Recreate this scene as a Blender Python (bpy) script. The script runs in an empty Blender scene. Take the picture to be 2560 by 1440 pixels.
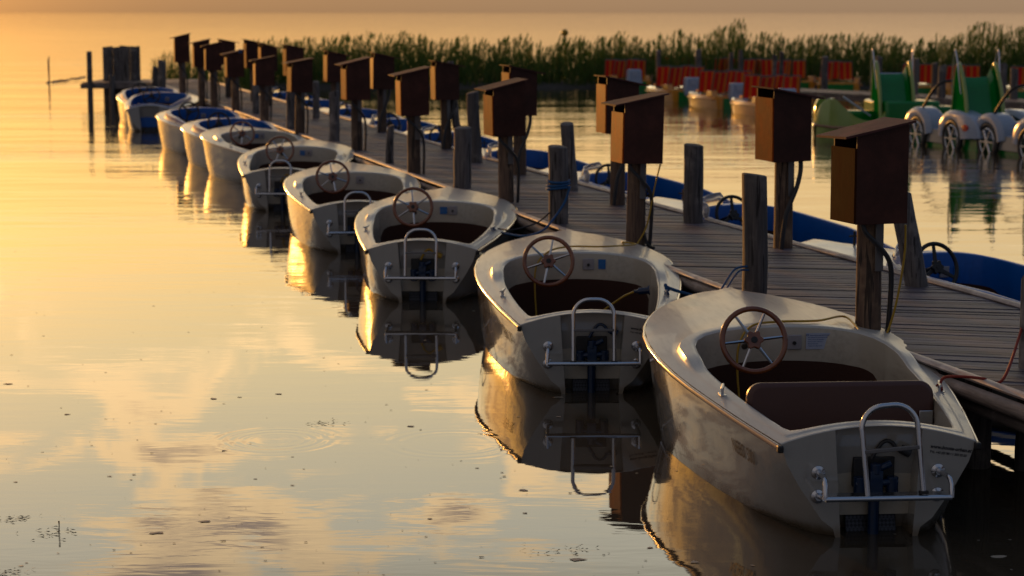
import bpy, bmesh, math, random
from mathutils import Vector, Matrix
R = math.radians
PI = math.pi
sc = bpy.context.scene
COL = sc.collection

# ------------------------------------------------------------------ camera
H = 3.0                     # eye height over the water
F = 5000.0                  # focal length in pixels of the 2560 px wide photograph
PITCH = math.atan(690.0 / F)
cam_d = bpy.data.cameras.new('camera'); cam = bpy.data.objects.new('camera', cam_d); COL.objects.link(cam)
cam_d.sensor_width = 36.0; cam_d.lens = F / 2560.0 * 36.0
cam_d.clip_start = 0.1; cam_d.clip_end = 60000.0
cam.location = (0, 0, H); cam.rotation_euler = (PI / 2 - PITCH, 0, 0)
cam_d.dof.use_dof = True; cam_d.dof.focus_distance = 13.0; cam_d.dof.aperture_fstop = 2.9
cam_d.dof.aperture_blades = 0
sc.camera = cam

# ------------------------------------------------------------------ sky and sun
SUN_AZ, SUN_EL = 22.0, 4.2          # degrees to the left of the view, degrees above the lake
w = bpy.data.worlds.new('World'); sc.world = w; w.use_nodes = True
nt = w.node_tree; nt.nodes.clear()


def N(tree, kind, **kw):
    n = tree.nodes.new(kind)
    for k, v in kw.items():
        setattr(n, k, v)
    return n


def math_n(tree, op, a, b=None, c=None, clamp=False):
    n = tree.nodes.new('ShaderNodeMath'); n.operation = op; n.use_clamp = clamp
    for i, x in enumerate((a, b, c)):
        if x is None: continue
        if isinstance(x, (int, float)): n.inputs[i].default_value = x
        else: tree.links.new(x, n.inputs[i])
    return n.outputs[0]


def ramp_n(tree, fac, stops, interp='LINEAR'):
    n = tree.nodes.new('ShaderNodeValToRGB'); cr = n.color_ramp; cr.interpolation = interp
    while len(cr.elements) > 1: cr.elements.remove(cr.elements[-1])
    for i, (p, c) in enumerate(stops):
        e = cr.elements[0] if i == 0 else cr.elements.new(p)
        e.position = p; e.color = (c[0], c[1], c[2], 1)
    tree.links.new(fac, n.inputs[0])
    return n.outputs[0]


def mix_n(tree, fac, a, b, blend='MIX'):
    n = tree.nodes.new('ShaderNodeMix'); n.data_type = 'RGBA'; n.blend_type = blend
    for sock, x in ((n.inputs[0], fac), (n.inputs[6], a), (n.inputs[7], b)):
        if isinstance(x, (int, float)): sock.default_value = x
        elif isinstance(x, tuple): sock.default_value = (x[0], x[1], x[2], 1)
        else: tree.links.new(x, sock)
    return n.outputs[2]


def smooth_n(tree, x, a, b):
    n = tree.nodes.new('ShaderNodeMapRange'); n.interpolation_type = 'SMOOTHSTEP'
    tree.links.new(x, n.inputs[0]); n.inputs[1].default_value = a; n.inputs[2].default_value = b
    return n.outputs[0]


tc = N(nt, 'ShaderNodeTexCoord')
nrm = N(nt, 'ShaderNodeVectorMath', operation='NORMALIZE'); nt.links.new(tc.outputs['Generated'], nrm.inputs[0])
sep = N(nt, 'ShaderNodeSeparateXYZ'); nt.links.new(nrm.outputs[0], sep.inputs[0])
el = math_n(nt, 'MULTIPLY', math_n(nt, 'ARCSINE', sep.outputs[2]), 180 / PI)          # degrees
az = math_n(nt, 'MULTIPLY', math_n(nt, 'ARCTAN2', sep.outputs[0], sep.outputs[1]), 180 / PI)   # degrees, right positive
dsun = math_n(nt, 'ABSOLUTE', math_n(nt, 'ADD', az, SUN_AZ))                            # 0 toward the sun
elf = math_n(nt, 'DIVIDE', el, 90.0, clamp=True)
SK = 4.0
def S(c): return tuple(x / SK for x in c)
def E(d): return d / 90.0
warm = ramp_n(nt, elf, [(0, S((.42, .24, .11))), (E(.35), S((.45, .26, .12))), (E(1.0), S((.95, .52, .165))), (E(3), S((1.30, .77, .26))),
                        (E(6), S((2.0, 1.28, .45))), (E(10), S((1.95, 1.55, .85))), (E(15), S((1.62, 1.5, 1.15))),
                        (E(17), S((1.2, 1.1, .85))), (E(20), S((.5, .46, .42))), (E(32), S((.16, .18, .23))), (E(90), S((.085, .135, .235)))])
fore = ramp_n(nt, elf, [(0, S((.37, .245, .150))), (E(.35), S((.39, .26, .158))), (E(1.0), S((.62, .40, .225))), (E(3), S((.90, .60, .32))),
                        (E(6), S((1.4, .98, .47))), (E(10), S((1.6, 1.34, .84))), (E(15), S((1.5, 1.42, 1.14))),
                        (E(17), S((1.15, 1.08, .85))), (E(20), S((.48, .46, .43))), (E(32), S((.16, .18, .23))), (E(90), S((.085, .135, .235)))])
cool = ramp_n(nt, elf, [(0, S((.105, .11, .14))), (E(8), S((.13, .145, .185))), (E(20), S((.12, .145, .205))), (E(45), S((.09, .13, .21))), (E(90), S((.085, .135, .235)))])
f1 = smooth_n(nt, dsun, 40.0, 5.0)
f2 = math_n(nt, 'MULTIPLY', smooth_n(nt, az, -44.0, -25.0), smooth_n(nt, az, 42.0, 16.0))
sky = mix_n(nt, f1, mix_n(nt, f2, cool, fore), warm)
# low stratus and broken cloud between 7 and 24 degrees, gold rims round mauve cores
cmb = N(nt, 'ShaderNodeCombineXYZ')
nt.links.new(math_n(nt, 'MULTIPLY', az, .21), cmb.inputs[0]); nt.links.new(math_n(nt, 'MULTIPLY', el, .62), cmb.inputs[1])
cn = N(nt, 'ShaderNodeTexNoise'); cn.inputs['Scale'].default_value = 1.0; cn.inputs['Detail'].default_value = 5.0
cn.inputs['Roughness'].default_value = .55; cn.inputs['Distortion'].default_value = 1.2
nt.links.new(cmb.outputs[0], cn.inputs['Vector'])
def blob(a0, e0, ra, re, amp):
    dx = math_n(nt, 'DIVIDE', math_n(nt, 'SUBTRACT', az, a0), ra); dy = math_n(nt, 'DIVIDE', math_n(nt, 'SUBTRACT', el, e0), re)
    rr = math_n(nt, 'ADD', math_n(nt, 'MULTIPLY', dx, dx), math_n(nt, 'MULTIPLY', dy, dy))
    return math_n(nt, 'MULTIPLY', math_n(nt, 'EXPONENT', math_n(nt, 'MULTIPLY', rr, -1.0)), amp)
cv = cn.outputs[0]
for b in ((-10.2, 16.0, 2.0, 1.0, .50), (-8.4, 14.3, 2.5, .65, .36), (-9.2, 12.3, 2.6, .42, .32), (-2.0, 14.3, 1.6, .55, .32), (-10.5, 11.2, 1.8, .35, .14),
          (-.9, 12.6, 1.3, .25, .16), (-1.0, 10.9, 1.6, .25, .12), (-22, 8.0, 3.5, .7, .26), (-28, 11.5, 5, 1.0, .3), (-38, 9.0, 5, 1.2, .3), (-17, 12.0, 2.5, .8, .2), (-50, 12, 6, 2, .25)):
    cv = math_n(nt, 'ADD', cv, blob(*b))
emask = math_n(nt, 'MULTIPLY', smooth_n(nt, el, 6.0, 10.0), smooth_n(nt, el, 40.0, 24.0))
rim = math_n(nt, 'MULTIPLY', smooth_n(nt, cv, .52, .63), emask)
core = math_n(nt, 'MULTIPLY', smooth_n(nt, cv, .66, .92), emask)
rimc = mix_n(nt, f2, S((.26, .24, .28)), mix_n(nt, smooth_n(nt, el, 20., 13.), S((1.0, .85, .65)), S((2.9, 1.95, .95))))
corec = mix_n(nt, f2, S((.14, .15, .19)), S((.62, .50, .47)))
sky = mix_n(nt, math_n(nt, 'MULTIPLY', rim, .8), sky, rimc)
sky = mix_n(nt, math_n(nt, 'MULTIPLY', core, .9), sky, corec)
# dull broken cloud bank added left of the sun, unseen, to darken hull flanks
bnk = math_n(nt, 'ADD', az, math_n(nt, 'MULTIPLY', math_n(nt, 'SUBTRACT', cn.outputs[0], .5), 120.0))
gold = math_n(nt, 'MULTIPLY', math_n(nt, 'MULTIPLY', smooth_n(nt, az, -16.0, -24.0), smooth_n(nt, az, -40.0, -31.0)), math_n(nt, 'MULTIPLY', smooth_n(nt, el, .6, 2.5), smooth_n(nt, el, 17.0, 11.0)))
sky = mix_n(nt, math_n(nt, 'MULTIPLY', gold, .72), sky, S((2.2, 1.02, .20)))  # gold patch added to the unseen sky to gild the hull flanks
bank = math_n(nt, 'MULTIPLY', math_n(nt, 'MULTIPLY', smooth_n(nt, bnk, -27.0, -31.0), smooth_n(nt, az, -15.5, -19.0)), smooth_n(nt, el, 2.5, 4.5))
sky = mix_n(nt, math_n(nt, 'MULTIPLY', bank, .9), sky, S((.24, .21, .21)))
# glow round the low sun
sv = Vector((-math.sin(R(SUN_AZ)) * math.cos(R(SUN_EL)), math.cos(R(SUN_AZ)) * math.cos(R(SUN_EL)), math.sin(R(SUN_EL))))
dt = N(nt, 'ShaderNodeVectorMath', operation='DOT_PRODUCT'); nt.links.new(nrm.outputs[0], dt.inputs[0]); dt.inputs[1].default_value = sv
glow = math_n(nt, 'POWER', math_n(nt, 'MAXIMUM', dt.outputs['Value'], 0.0), 130.0)
sky = mix_n(nt, glow, sky, S((1.2, .46, .05)), 'ADD')
stx = N(nt, 'ShaderNodeTexSky', sky_type='NISHITA'); stx.sun_disc = False
stx.sun_elevation = R(SUN_EL); stx.sun_rotation = R(-SUN_AZ); stx.air_density = 1.6; stx.dust_density = 3.0
bg1 = N(nt, 'ShaderNodeBackground'); nt.links.new(sky, bg1.inputs[0]); bg1.inputs[1].default_value = SK * .87
bg2 = N(nt, 'ShaderNodeBackground'); nt.links.new(stx.outputs[0], bg2.inputs[0]); bg2.inputs[1].default_value = .01
ad = N(nt, 'ShaderNodeAddShader'); nt.links.new(bg1.outputs[0], ad.inputs[0]); nt.links.new(bg2.outputs[0], ad.inputs[1])
wo = N(nt, 'ShaderNodeOutputWorld'); nt.links.new(ad.outputs[0], wo.inputs[0])
w.cycles.sampling_method = 'MANUAL'; w.cycles.sample_map_resolution = 2048

sd = bpy.data.lights.new('sun', 'SUN'); so = bpy.data.objects.new('sun', sd); COL.objects.link(so)
sd.energy = 2.2; sd.angle = R(.6); sd.color = (1.0, .43, .09)
so.rotation_euler = sv.to_track_quat('Z', 'Y').to_euler(); so.location = (-30, 30, 20)

sc.view_settings.view_transform = 'Standard'; sc.view_settings.look = 'None'
sc.view_settings.exposure = 0.0; sc.view_settings.gamma = 1.0; sc.view_settings.use_curve_mapping = False
sc.render.engine = 'CYCLES'
sc.cycles.use_denoising = True
sc.cycles.max_bounces = 8; sc.cycles.glossy_bounces = 5; sc.cycles.diffuse_bounces = 3; sc.cycles.transmission_bounces = 4
sc.cycles.sample_clamp_indirect = 6.0; sc.cycles.caustics_reflective = True; sc.cycles.blur_glossy = .4

# ------------------------------------------------------------------ helpers
cp, sp = math.cos(PITCH), math.sin(PITCH)


def at(u, v, z):
    """the world point of height z seen at photograph pixel u, v"""
    a, b = (u - 1280) / F, (720 - v) / F
    d = Vector((a, cp + b * sp, -sp + b * cp))
    t = (z - H) / d.z
    return Vector((d.x * t, d.y * t, z))


def atY(u, v, Y):
    a, b = (u - 1280) / F, (720 - v) / F
    d = Vector((a, cp + b * sp, -sp + b * cp)); t = Y / d.y
    return Vector((d.x * t, Y, H + d.z * t))


class MB:
    def __init__(s): s.v = []; s.f = []; s.mi = []; s.m = 0
    def add(s, vs, fs, mi=None):
        o = len(s.v); s.v += [Vector(x) for x in vs]
        for q in fs: s.f.append([i + o for i in q]); s.mi.append(s.m if mi is None else mi)
        return s
    def box(s, c, d, rot=None, taper=1.0):
        x, y, z = (k / 2 for k in d); c = Vector(c)
        vs = [Vector((sx * x * (taper if sz > 0 else 1), sy * y * (taper if sz > 0 else 1), sz * z)) for sz in (-1, 1) for sy in (-1, 1) for sx in (-1, 1)]
        if rot is not None: vs = [rot @ q for q in vs]
        return s.add([q + c for q in vs], [(0, 2, 3, 1), (4, 5, 7, 6), (0, 1, 5, 4), (2, 6, 7, 3), (0, 4, 6, 2), (1, 3, 7, 5)])
    def tube(s, pts, r, n=8, cap=True, flat=1.0, up=None):
        pts = [Vector(p) for p in pts]; rings = []
        prev = None
        for i, p in enumerate(pts):
            a = pts[max(i - 1, 0)]; b = pts[min(i + 1, len(pts) - 1)]
            t = (b - a).normalized()
            if prev is None:
                ref = Vector(up) if up is not None else (Vector((0, 0, 1)) if abs(t.z) < .9 else Vector((1, 0, 0)))
            else: ref = prev
            u = (ref - t * ref.dot(t))
            if u.length < 1e-6: u = t.orthogonal()
            u.normalize(); prev = u
            v = t.cross(u)
            rr = r[i] if isinstance(r, (list, tuple)) else r
            rings.append([p + u * (rr * math.cos(k * 2 * PI / n)) + v * (rr * flat * math.sin(k * 2 * PI / n)) for k in range(n)])
        vs = [q for g in rings for q in g]; fs = []
        for i in range(len(rings) - 1):
            for k in range(n):
                a, b = i * n + k, i * n + (k + 1) % n
                fs.append((a, b, b + n, a + n))
        if cap:
            fs.append(tuple(reversed(range(n)))); fs.append(tuple(range((len(rings) - 1) * n, len(rings) * n)))
        return s.add(vs, fs)
    def lathe(s, prof, n=24, mat=None):
        vs = []; fs = []
        for r, z in prof:
            for k in range(n):
                q = Vector((r * math.cos(2 * PI * k / n), r * math.sin(2 * PI * k / n), z)); vs.append(mat @ q if mat else q)
        for i in range(len(prof) - 1):
            for k in range(n):
                a, b = i * n + k, i * n + (k + 1) % n
                fs.append((a, b, b + n, a + n))
        return s.add(vs, fs)
    def grid(s, rows, close=False, mi=None):
        n = len(rows[0]); vs = [q for r_ in rows for q in r_]; fs = []
        for i in range(len(rows) - 1):
            for k in range(n if close else n - 1):
                a, b = i * n + k, i * n + (k + 1) % n
                fs.append((a, b, b + n, a + n))
        return s.add(vs, fs, mi)
    def prism(s, poly, h, mat=None):
        """poly: xy list, extruded from z 0 to h, optionally transformed"""
        n = len(poly); vs = [Vector((x, y, 0)) for x, y in poly] + [Vector((x, y, h)) for x, y in poly]
        if mat: vs = [mat @ q for q in vs]
        return s.add(vs, [tuple(reversed(range(n))), tuple(range(n, 2 * n))] + [(i, (i + 1) % n, (i + 1) % n + n, i + n) for i in range(n)])
    def build(s, name, mats, parent=None, smooth=35, bevel=0.0, doubles=False):
        me = bpy.data.meshes.new(name); me.from_pydata([tuple(q) for q in s.v], [], s.f)
        if not isinstance(mats, (list, tuple)): mats = [mats]
        for m in mats: me.materials.append(m)
        me.polygons.foreach_set('material_index', s.mi)
        bm = bmesh.new(); bm.from_mesh(me)
        if doubles: bmesh.ops.remove_doubles(bm, verts=bm.verts, dist=1e-4)
        bmesh.ops.recalc_face_normals(bm, faces=bm.faces)
        bm.to_mesh(me); bm.free()
        if smooth:
            me.shade_smooth(); me.set_sharp_from_angle(angle=R(smooth))
        o = bpy.data.objects.new(name, me); COL.objects.link(o)
        if parent is not None: o.parent = parent
        if bevel:
            md = o.modifiers.new('bevel', 'BEVEL'); md.width = bevel; md.segments = 2; md.limit_method = 'ANGLE'; md.angle_limit = R(40)
        return o


def tag(o, label=None, cat=None, group=None, kind=None):
    if label: o['label'] = label
    if cat: o['category'] = cat
    if group: o['group'] = group
    if kind: o['kind'] = kind
    return o


def empty(name, loc=(0, 0, 0), rz=0.0):
    o = bpy.data.objects.new(name, None); COL.objects.link(o); o.location = loc; o.rotation_euler = (0, 0, rz); o.empty_display_size = .1
    return o


def copy_tree(o, parent=None, skip=()):
    c = o.copy(); COL.objects.link(c); c.parent = parent
    for ch in o.children:
        if ch.name.split('.')[0] in skip: continue
        copy_tree(ch, c, skip)
    return c


def text_mesh(body, size, mat, parent, name, loc, rot, shear=0.0, align='LEFT', bold=0.0):
    cu = bpy.data.curves.new(name, 'FONT'); cu.body = body; cu.size = size; cu.shear = shear; cu.align_x = align; cu.offset = bold
    cu.fill_mode = 'FRONT'
    t = bpy.data.objects.new(name, cu); COL.objects.link(t)
    dg = bpy.context.evaluated_depsgraph_get(); me = bpy.data.meshes.new_from_object(t.evaluated_get(dg))
    bpy.data.objects.remove(t); bpy.data.curves.remove(cu)
    me.materials.clear(); me.materials.append(mat); me.name = name
    o = bpy.data.objects.new(name, me); COL.objects.link(o); o.parent = parent; o.location = loc; o.rotation_euler = rot
    return o


# ------------------------------------------------------------------ materials
def material(name, col, rough=.5, metal=0.0, coat=0.0, spec=.5, build=None, ior=None):
    m = bpy.data.materials.new(name); m.use_nodes = True; t = m.node_tree
    b = t.nodes['Principled BSDF']
    b.inputs['Base Color'].default_value = (*col, 1); b.inputs['Roughness'].default_value = rough
    b.inputs['Metallic'].default_value = metal; b.inputs['Coat Weight'].default_value = coat; b.inputs['Coat Roughness'].default_value = .06
    b.inputs['Specular IOR Level'].default_value = spec; b.inputs['Coat IOR'].default_value = 1.62 if 'hull' in name else 1.5
    if ior: b.inputs['IOR'].default_value = ior
    if build: build(t, b)
    return m


def coords(t, scale, obj=True):
    c = t.nodes.new('ShaderNodeTexCoord'); mp = t.nodes.new('ShaderNodeMapping'); mp.inputs['Scale'].default_value = scale
    t.links.new(c.outputs['Object'], mp.inputs[0]); return mp.outputs[0]


def noise(t, vec, scale=1.0, detail=4.0, rough=.5, dist=0.0):
    n = t.nodes.new('ShaderNodeTexNoise'); n.inputs['Scale'].default_value = scale; n.inputs['Detail'].default_value = detail
    n.inputs['Roughness'].default_value = rough; n.inputs['Distortion'].default_value = dist
    t.links.new(vec, n.inputs['Vector']); return n.outputs[0]


def bump(t, b, h, strength, dist, prev=None):
    n = t.nodes.new('ShaderNodeBump'); n.inputs['Strength'].default_value = strength; n.inputs['Distance'].default_value = dist
    t.links.new(h, n.inputs['Height'])
    if prev is not None: t.links.new(prev, n.inputs['Normal'])
    t.links.new(n.outputs[0], b.inputs['Normal']); return n.outputs[0]


def gel(c, dirt=.75, bstr=.25, rg=0.0):
    def f(t, b):
        v = coords(t, (1, 1, 1))
        n1 = noise(t, v, 2.2, 6, .6); n2 = noise(t, coords(t, (9, 1.2, 9)), 3.0, 5, .6)
        f_ = math_n(t, 'MULTIPLY', smooth_n(t, n1, .35, .7), smooth_n(t, n2, .35, .75))
        col = mix_n(t, f_, tuple(c), tuple(x * dirt for x in c))
        t.links.new(col, b.inputs['Base Color'])
        r = math_n(t, 'ADD', math_n(t, 'MULTIPLY', n2, .16), .10); t.links.new(math_n(t, 'ADD', r, rg), b.inputs['Roughness'])
        bump(t, b, n1, bstr, .012)
    return f


def hullf(c):
    def f(t, b):
        n1 = noise(t, coords(t, (1, 1, 1)), 1.8, 4, .55); n2 = noise(t, coords(t, (6, 6, .8)), 3.0, 6, .65)
        tcn = t.nodes.new('ShaderNodeTexCoord'); sx = t.nodes.new('ShaderNodeSeparateXYZ'); t.links.new(tcn.outputs['Object'], sx.inputs[0])
        wl = math_n(t, 'MULTIPLY', smooth_n(t, math_n(t, 'ADD', sx.outputs[2], math_n(t, 'MULTIPLY', n2, .09)), .14, .05), .85)   # scum line
        st = math_n(t, 'MULTIPLY', smooth_n(t, n2, .5, .75), smooth_n(t, n1, .4, .65))
        col = mix_n(t, math_n(t, 'MULTIPLY', st, .35), tuple(c), tuple(x * .55 for x in c))
        col = mix_n(t, wl, col, (.16, .11, .055)); t.links.new(col, b.inputs['Base Color'])
        t.links.new(math_n(t, 'ADD', math_n(t, 'MULTIPLY', n2, .12), .06), b.inputs['Roughness'])
        sc1 = noise(t, coords(t, (1, 1.5, 26)), 3.0, 4, .7, .6); sc2 = noise(t, coords(t, (1, 1, 1)), 3.2, 3, .5)
        scr = math_n(t, 'MULTIPLY', smooth_n(t, sc1, .64, .70), smooth_n(t, sc2, .50, .62))
        col = mix_n(t, math_n(t, 'MULTIPLY', scr, .45), col, tuple(x * .42 for x in c)); t.links.new(col, b.inputs['Base Color'])
        p = bump(t, b, n1, .5, .02); bump(t, b, noise(t, coords(t, (14, 3, 3)), 4, 3), .05, .004, p)
    return f


def wood(c1, c2, c3, scale=(14, 14, 1.2), rough=.75, crack=True, bs=.5, perobj=True):
    def f(t, b):
        c = t.nodes.new('ShaderNodeTexCoord'); oi = t.nodes.new('ShaderNodeObjectInfo')
        va = t.nodes.new('ShaderNodeVectorMath'); va.operation = 'ADD'
        off = t.nodes.new('ShaderNodeVectorMath'); off.operation = 'SCALE'; off.inputs[0].default_value = (7, 11, 5)
        t.links.new(oi.outputs['Random'], off.inputs['Scale'])
        t.links.new(c.outputs['Object'], va.inputs[0]); t.links.new(off.outputs[0], va.inputs[1])
        mp = t.nodes.new('ShaderNodeMapping'); mp.inputs['Scale'].default_value = scale; t.links.new(va.outputs[0], mp.inputs[0])
        n1 = noise(t, mp.outputs[0], 2.5, 8, .65, .4)
        n2 = noise(t, va.outputs[0], 3.0, 4, .6)
        col = ramp_n(t, n1, [(.3, c1), (.5, c2), (.72, c3)])
        col = mix_n(t, smooth_n(t, n2, .52, .72), col, tuple(x * 1.3 for x in c3))
        if perobj:
            hs = t.nodes.new('ShaderNodeHueSaturation'); t.links.new(col, hs.inputs['Color'])
            t.links.new(math_n(t, 'ADD', math_n(t, 'MULTIPLY', oi.outputs['Random'], .6), .75), hs.inputs['Value']); col = hs.outputs[0]
        if crack:
            cr = smooth_n(t, noise(t, mp.outputs[0], 1.3, 2, .5, 1.2), .60, .635)
            col = mix_n(t, math_n(t, 'MULTIPLY', cr, .8), col, (.008, .006, .005))
        t.links.new(col, b.inputs['Base Color']); bump(t, b, n1, bs, .01)
    return f


M = {}
M['cream'] = material('cream_gelcoat', (.50, .49, .45), .35, coat=.12, spec=.4, build=gel((.50, .49, .45), rg=.18))
M['cream_hull'] = material('cream_hull', (.55, .48, .37), .1, coat=1.0, build=hullf((.34, .33, .30)))
M['liner'] = material('cream_liner', (.46, .42, .34), .45, build=gel((.46, .42, .34), .7, .1))
M['white'] = material('white_gelcoat', (.62, .62, .60), .3, coat=.15, spec=.4, build=gel((.62, .62, .60), rg=.12))
M['white_hull'] = material('white_hull', (.6, .58, .53), .1, coat=.7, build=hullf((.34, .33, .31)))
M['blue'] = material('blue_gelcoat', (.002, .10, .42), .4, coat=.1, spec=.3, build=gel((.002, .10, .42), .7, rg=.15))
M['foot'] = material('dark_brown_carpet', (.050, .018, .010), .9, build=lambda t, b: bump(t, b, noise(t, coords(t, (1, 1, 1)), 90, 2), .3, .004))
M['vinyl'] = material('brown_vinyl', (.075, .028, .020), .42, build=lambda t, b: bump(t, b, noise(t, coords(t, (1, 1, 1)), 60, 3), .15, .003))
M['grey_vinyl'] = material('grey_vinyl', (.16, .13, .13), .5, build=lambda t, b: bump(t, b, noise(t, coords(t, (1, 1, 1)), 60, 3), .15, .003))
M['rail'] = material('worn_rub_rail', (.30, .16, .08), .25, coat=.6, build=gel((.33, .18, .10), .5))
M['black'] = material('black_rubber', (.012, .012, .013), .5, build=lambda t, b: bump(t, b, noise(t, coords(t, (1, 1, 1)), 30, 3), .1, .003))
M['chrome'] = material('stainless_tube', (.58, .60, .64), .16, metal=1.0, build=lambda t, b: t.links.new(math_n(t, 'ADD', math_n(t, 'MULTIPLY', noise(t, coords(t, (1, 1, 1)), 12, 3), .15), .08), b.inputs['Roughness']))
M['alu'] = material('aluminium', (.55, .57, .6), .35, metal=1.0, build=lambda t, b: bump(t, b, noise(t, coords(t, (1, 1, 1)), 30, 3), .1, .002))
M['wheelwood'] = material('varnished_mahogany', (.14, .035, .012), .22, coat=.6, build=wood((.12, .030, .009), (.20, .055, .016), (.26, .08, .022), (3, 3, 3), crack=False, bs=.05, perobj=False))
M['motorblue'] = material('blue_motor_paint', (.006, .026, .075), .45, build=gel((.006, .026, .075), .4))
M['rust'] = material('rusty_plate', (.10, .04, .02), .7, build=gel((.10, .045, .022), .5))
def checker(t, b):
    mp = coords(t, (1, 1, 1)); rot = t.nodes.new('ShaderNodeMapping'); rot.inputs['Rotation'].default_value = (0, R(45), 0); t.links.new(mp, rot.inputs[0])
    ck = t.nodes.new('ShaderNodeTexChecker'); ck.inputs['Scale'].default_value = 62; t.links.new(rot.outputs[0], ck.inputs['Vector'])
    n = noise(t, mp, 20, 3)
    t.links.new(mix_n(t, ck.outputs['Fac'], (.018, .02, .026), (.055, .06, .075)), b.inputs['Base Color']); bump(t, b, ck.outputs['Fac'], .6, .004)
M['tread'] = material('tread_plate', (.05, .055, .07), .45, metal=.6, build=checker)
M['gauge'] = material('gauge_plate', (.30, .30, .32), .3, build=gel((.32, .31, .33), .7))
M['notice'] = material('notice_paper', (.42, .48, .60), .4, build=gel((.42, .48, .60), .9, .02))
M['bluesheet'] = material('blue_sheet', (.02, .15, .42), .4, build=gel((.02, .15, .42), .8, .02))
M['ink'] = material('dark_ink', (.02, .02, .025), .5); M['blueink'] = material('blue_ink', (.01, .06, .25), .5)
M['deck'] = material('weathered_planks', (.12, .1, .09), .7)
def deckf(t, b):
    at_ = t.nodes.new('ShaderNodeAttribute'); at_.attribute_name = 'tone'
    n1 = noise(t, coords(t, (1.2, 22, 22)), 3.0, 7, .65); n2 = noise(t, coords(t, (1, 1, 1)), 1.1, 4, .6)
    col = ramp_n(t, n1, [(.3, (.044, .038, .050)), (.52, (.096, .087, .110)), (.75, (.170, .160, .195))])
    hs = t.nodes.new('ShaderNodeHueSaturation'); t.links.new(col, hs.inputs['Color'])
    t.links.new(math_n(t, 'ADD', math_n(t, 'MULTIPLY', at_.outputs['Fac'], .9), .65), hs.inputs['Value'])
    col = mix_n(t, math_n(t, 'MULTIPLY', smooth_n(t, n2, .55, .7), .35), hs.outputs[0], (.06, .045, .04))
    t.links.new(col, b.inputs['Base Color']); b.inputs['Roughness'].default_value = .62; bump(t, b, n1, .5, .006)
deckf(M['deck'].node_tree, M['deck'].node_tree.nodes['Principled BSDF'])
M['beam'] = material('weathered_beam', (.2, .16, .14), .65, build=wood((.07, .052, .045), (.15, .12, .105), (.24, .20, .18), (1, 1.0, 12), crack=False))
M['strip'] = material('pale_edge_strip', (.42, .36, .32), .45, build=wood((.22, .17, .15), (.38, .32, .29), (.5, .44, .4), (2, 2, 12), crack=False, bs=.2))
M['log'] = material('weathered_log', (.1, .07, .05), .8, build=wood((.045, .040, .040), (.105, .095, .092), (.18, .16, .145), (16, 16, 1.0)))
M['brownlog'] = material('reddish_log', (.1, .05, .03), .8, build=wood((.050, .030, .022), (.115, .070, .046), (.19, .125, .075), (16, 16, 1.0)))
def boxf(c, rg=.0):
    def f(t, b):
        oi = t.nodes.new('ShaderNodeObjectInfo')
        n1 = noise(t, coords(t, (1, 1, 1)), 4, 7, .6); n2 = noise(t, coords(t, (20, 20, 2)), 3, 5, .6)
        col = mix_n(t, smooth_n(t, n1, .4, .75), tuple(c), tuple(x * 1.9 for x in c))
        col = mix_n(t, math_n(t, 'MULTIPLY', smooth_n(t, noise(t, coords(t, (1, 1, 1)), 14, 6, .7), .66, .72), .35), col, (.22, .16, .12))
        hs = t.nodes.new('ShaderNodeHueSaturation'); t.links.new(col, hs.inputs['Color'])
        t.links.new(math_n(t, 'ADD', math_n(t, 'MULTIPLY', oi.outputs['Random'], .5), .8), hs.inputs['Value'])
        t.links.new(hs.outputs[0], b.inputs['Base Color']); bump(t, b, n2, .25, .006)
        t.links.new(math_n(t, 'ADD', math_n(t, 'MULTIPLY', n1, .3), .28 + rg), b.inputs['Roughness'])
    return f
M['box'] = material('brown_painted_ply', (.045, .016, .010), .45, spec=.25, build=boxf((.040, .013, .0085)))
M['door'] = material('sunlit_ply', (.16, .05, .018), .5, spec=.05, build=boxf((.22, .036, .003), .1))  # low sun's orange painted into the colour of the water side panel
M['roof'] = material('weathered_red_roof_board', (.07, .034, .032), .85, spec=.12, build=boxf((.072, .031, .029), .3))
M['conduit'] = material('grey_conduit', (.13, .125, .125), .5, build=gel((.13, .125, .125), .7))
M['hose'] = material('black_cable', (.022, .023, .026), .45, build=lambda t, b: bump(t, b, noise(t, coords(t, (1, 1, 1)), 30, 3), .1, .003))
def ropef(c):
    def f(t, b):
        wv = t.nodes.new('ShaderNodeTexWave'); wv.inputs['Scale'].default_value = 40; wv.inputs['Distortion'].default_value = 2
        t.links.new(coords(t, (1, 1, 1)), wv.inputs['Vector']); bump(t, b, wv.outputs['Fac'], .4, .003)
        t.links.new(mix_n(t, wv.outputs['Fac'], tuple(x * .7 for x in c), tuple(c)), b.inputs['Base Color'])
    return f
M['yellow'] = material('yellow_cable', (.50, .30, .01), .4, build=ropef((.50, .30, .015)))
M['bluerope'] = material('blue_rope', (.01, .10, .26), .7, build=ropef((.01, .10, .27)))
M['redrope'] = material('red_rope', (.30, .03, .015), .7, build=ropef((.32, .035, .018)))
M['blackrope'] = material('dark_rope', (.02, .02, .025), .8, build=ropef((.02, .02, .025)))
M['sungold'] = material('sungold_hull', (.5, .33, .08), .15, coat=.8, build=gel((.72, .30, .015), .8))  # gold sun and sky reflection on the flanks painted into the hull colour
M['green'] = material('green_plastic', (.003, .14, .025), .35, coat=.2, build=gel((.003, .21, .030), .8))
M['greendull'] = material('dull_green_plastic', (.003, .075, .012), .55, spec=.0, build=gel((.003, .15, .022), .7, rg=.35))
M['paleplastic'] = material('white_plastic', (.34, .42, .56), .3, coat=.25, build=gel((.34, .42, .56), .85, rg=.1))
M['yellowgreen'] = material('yellow_green_plastic', (.42, .42, .05), .22, coat=.6, build=gel((.30, .40, .09), .8))
M['redsticker'] = material('red_sticker', (.5, .02, .015), .4, build=gel((.5, .02, .015), .8))
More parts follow.
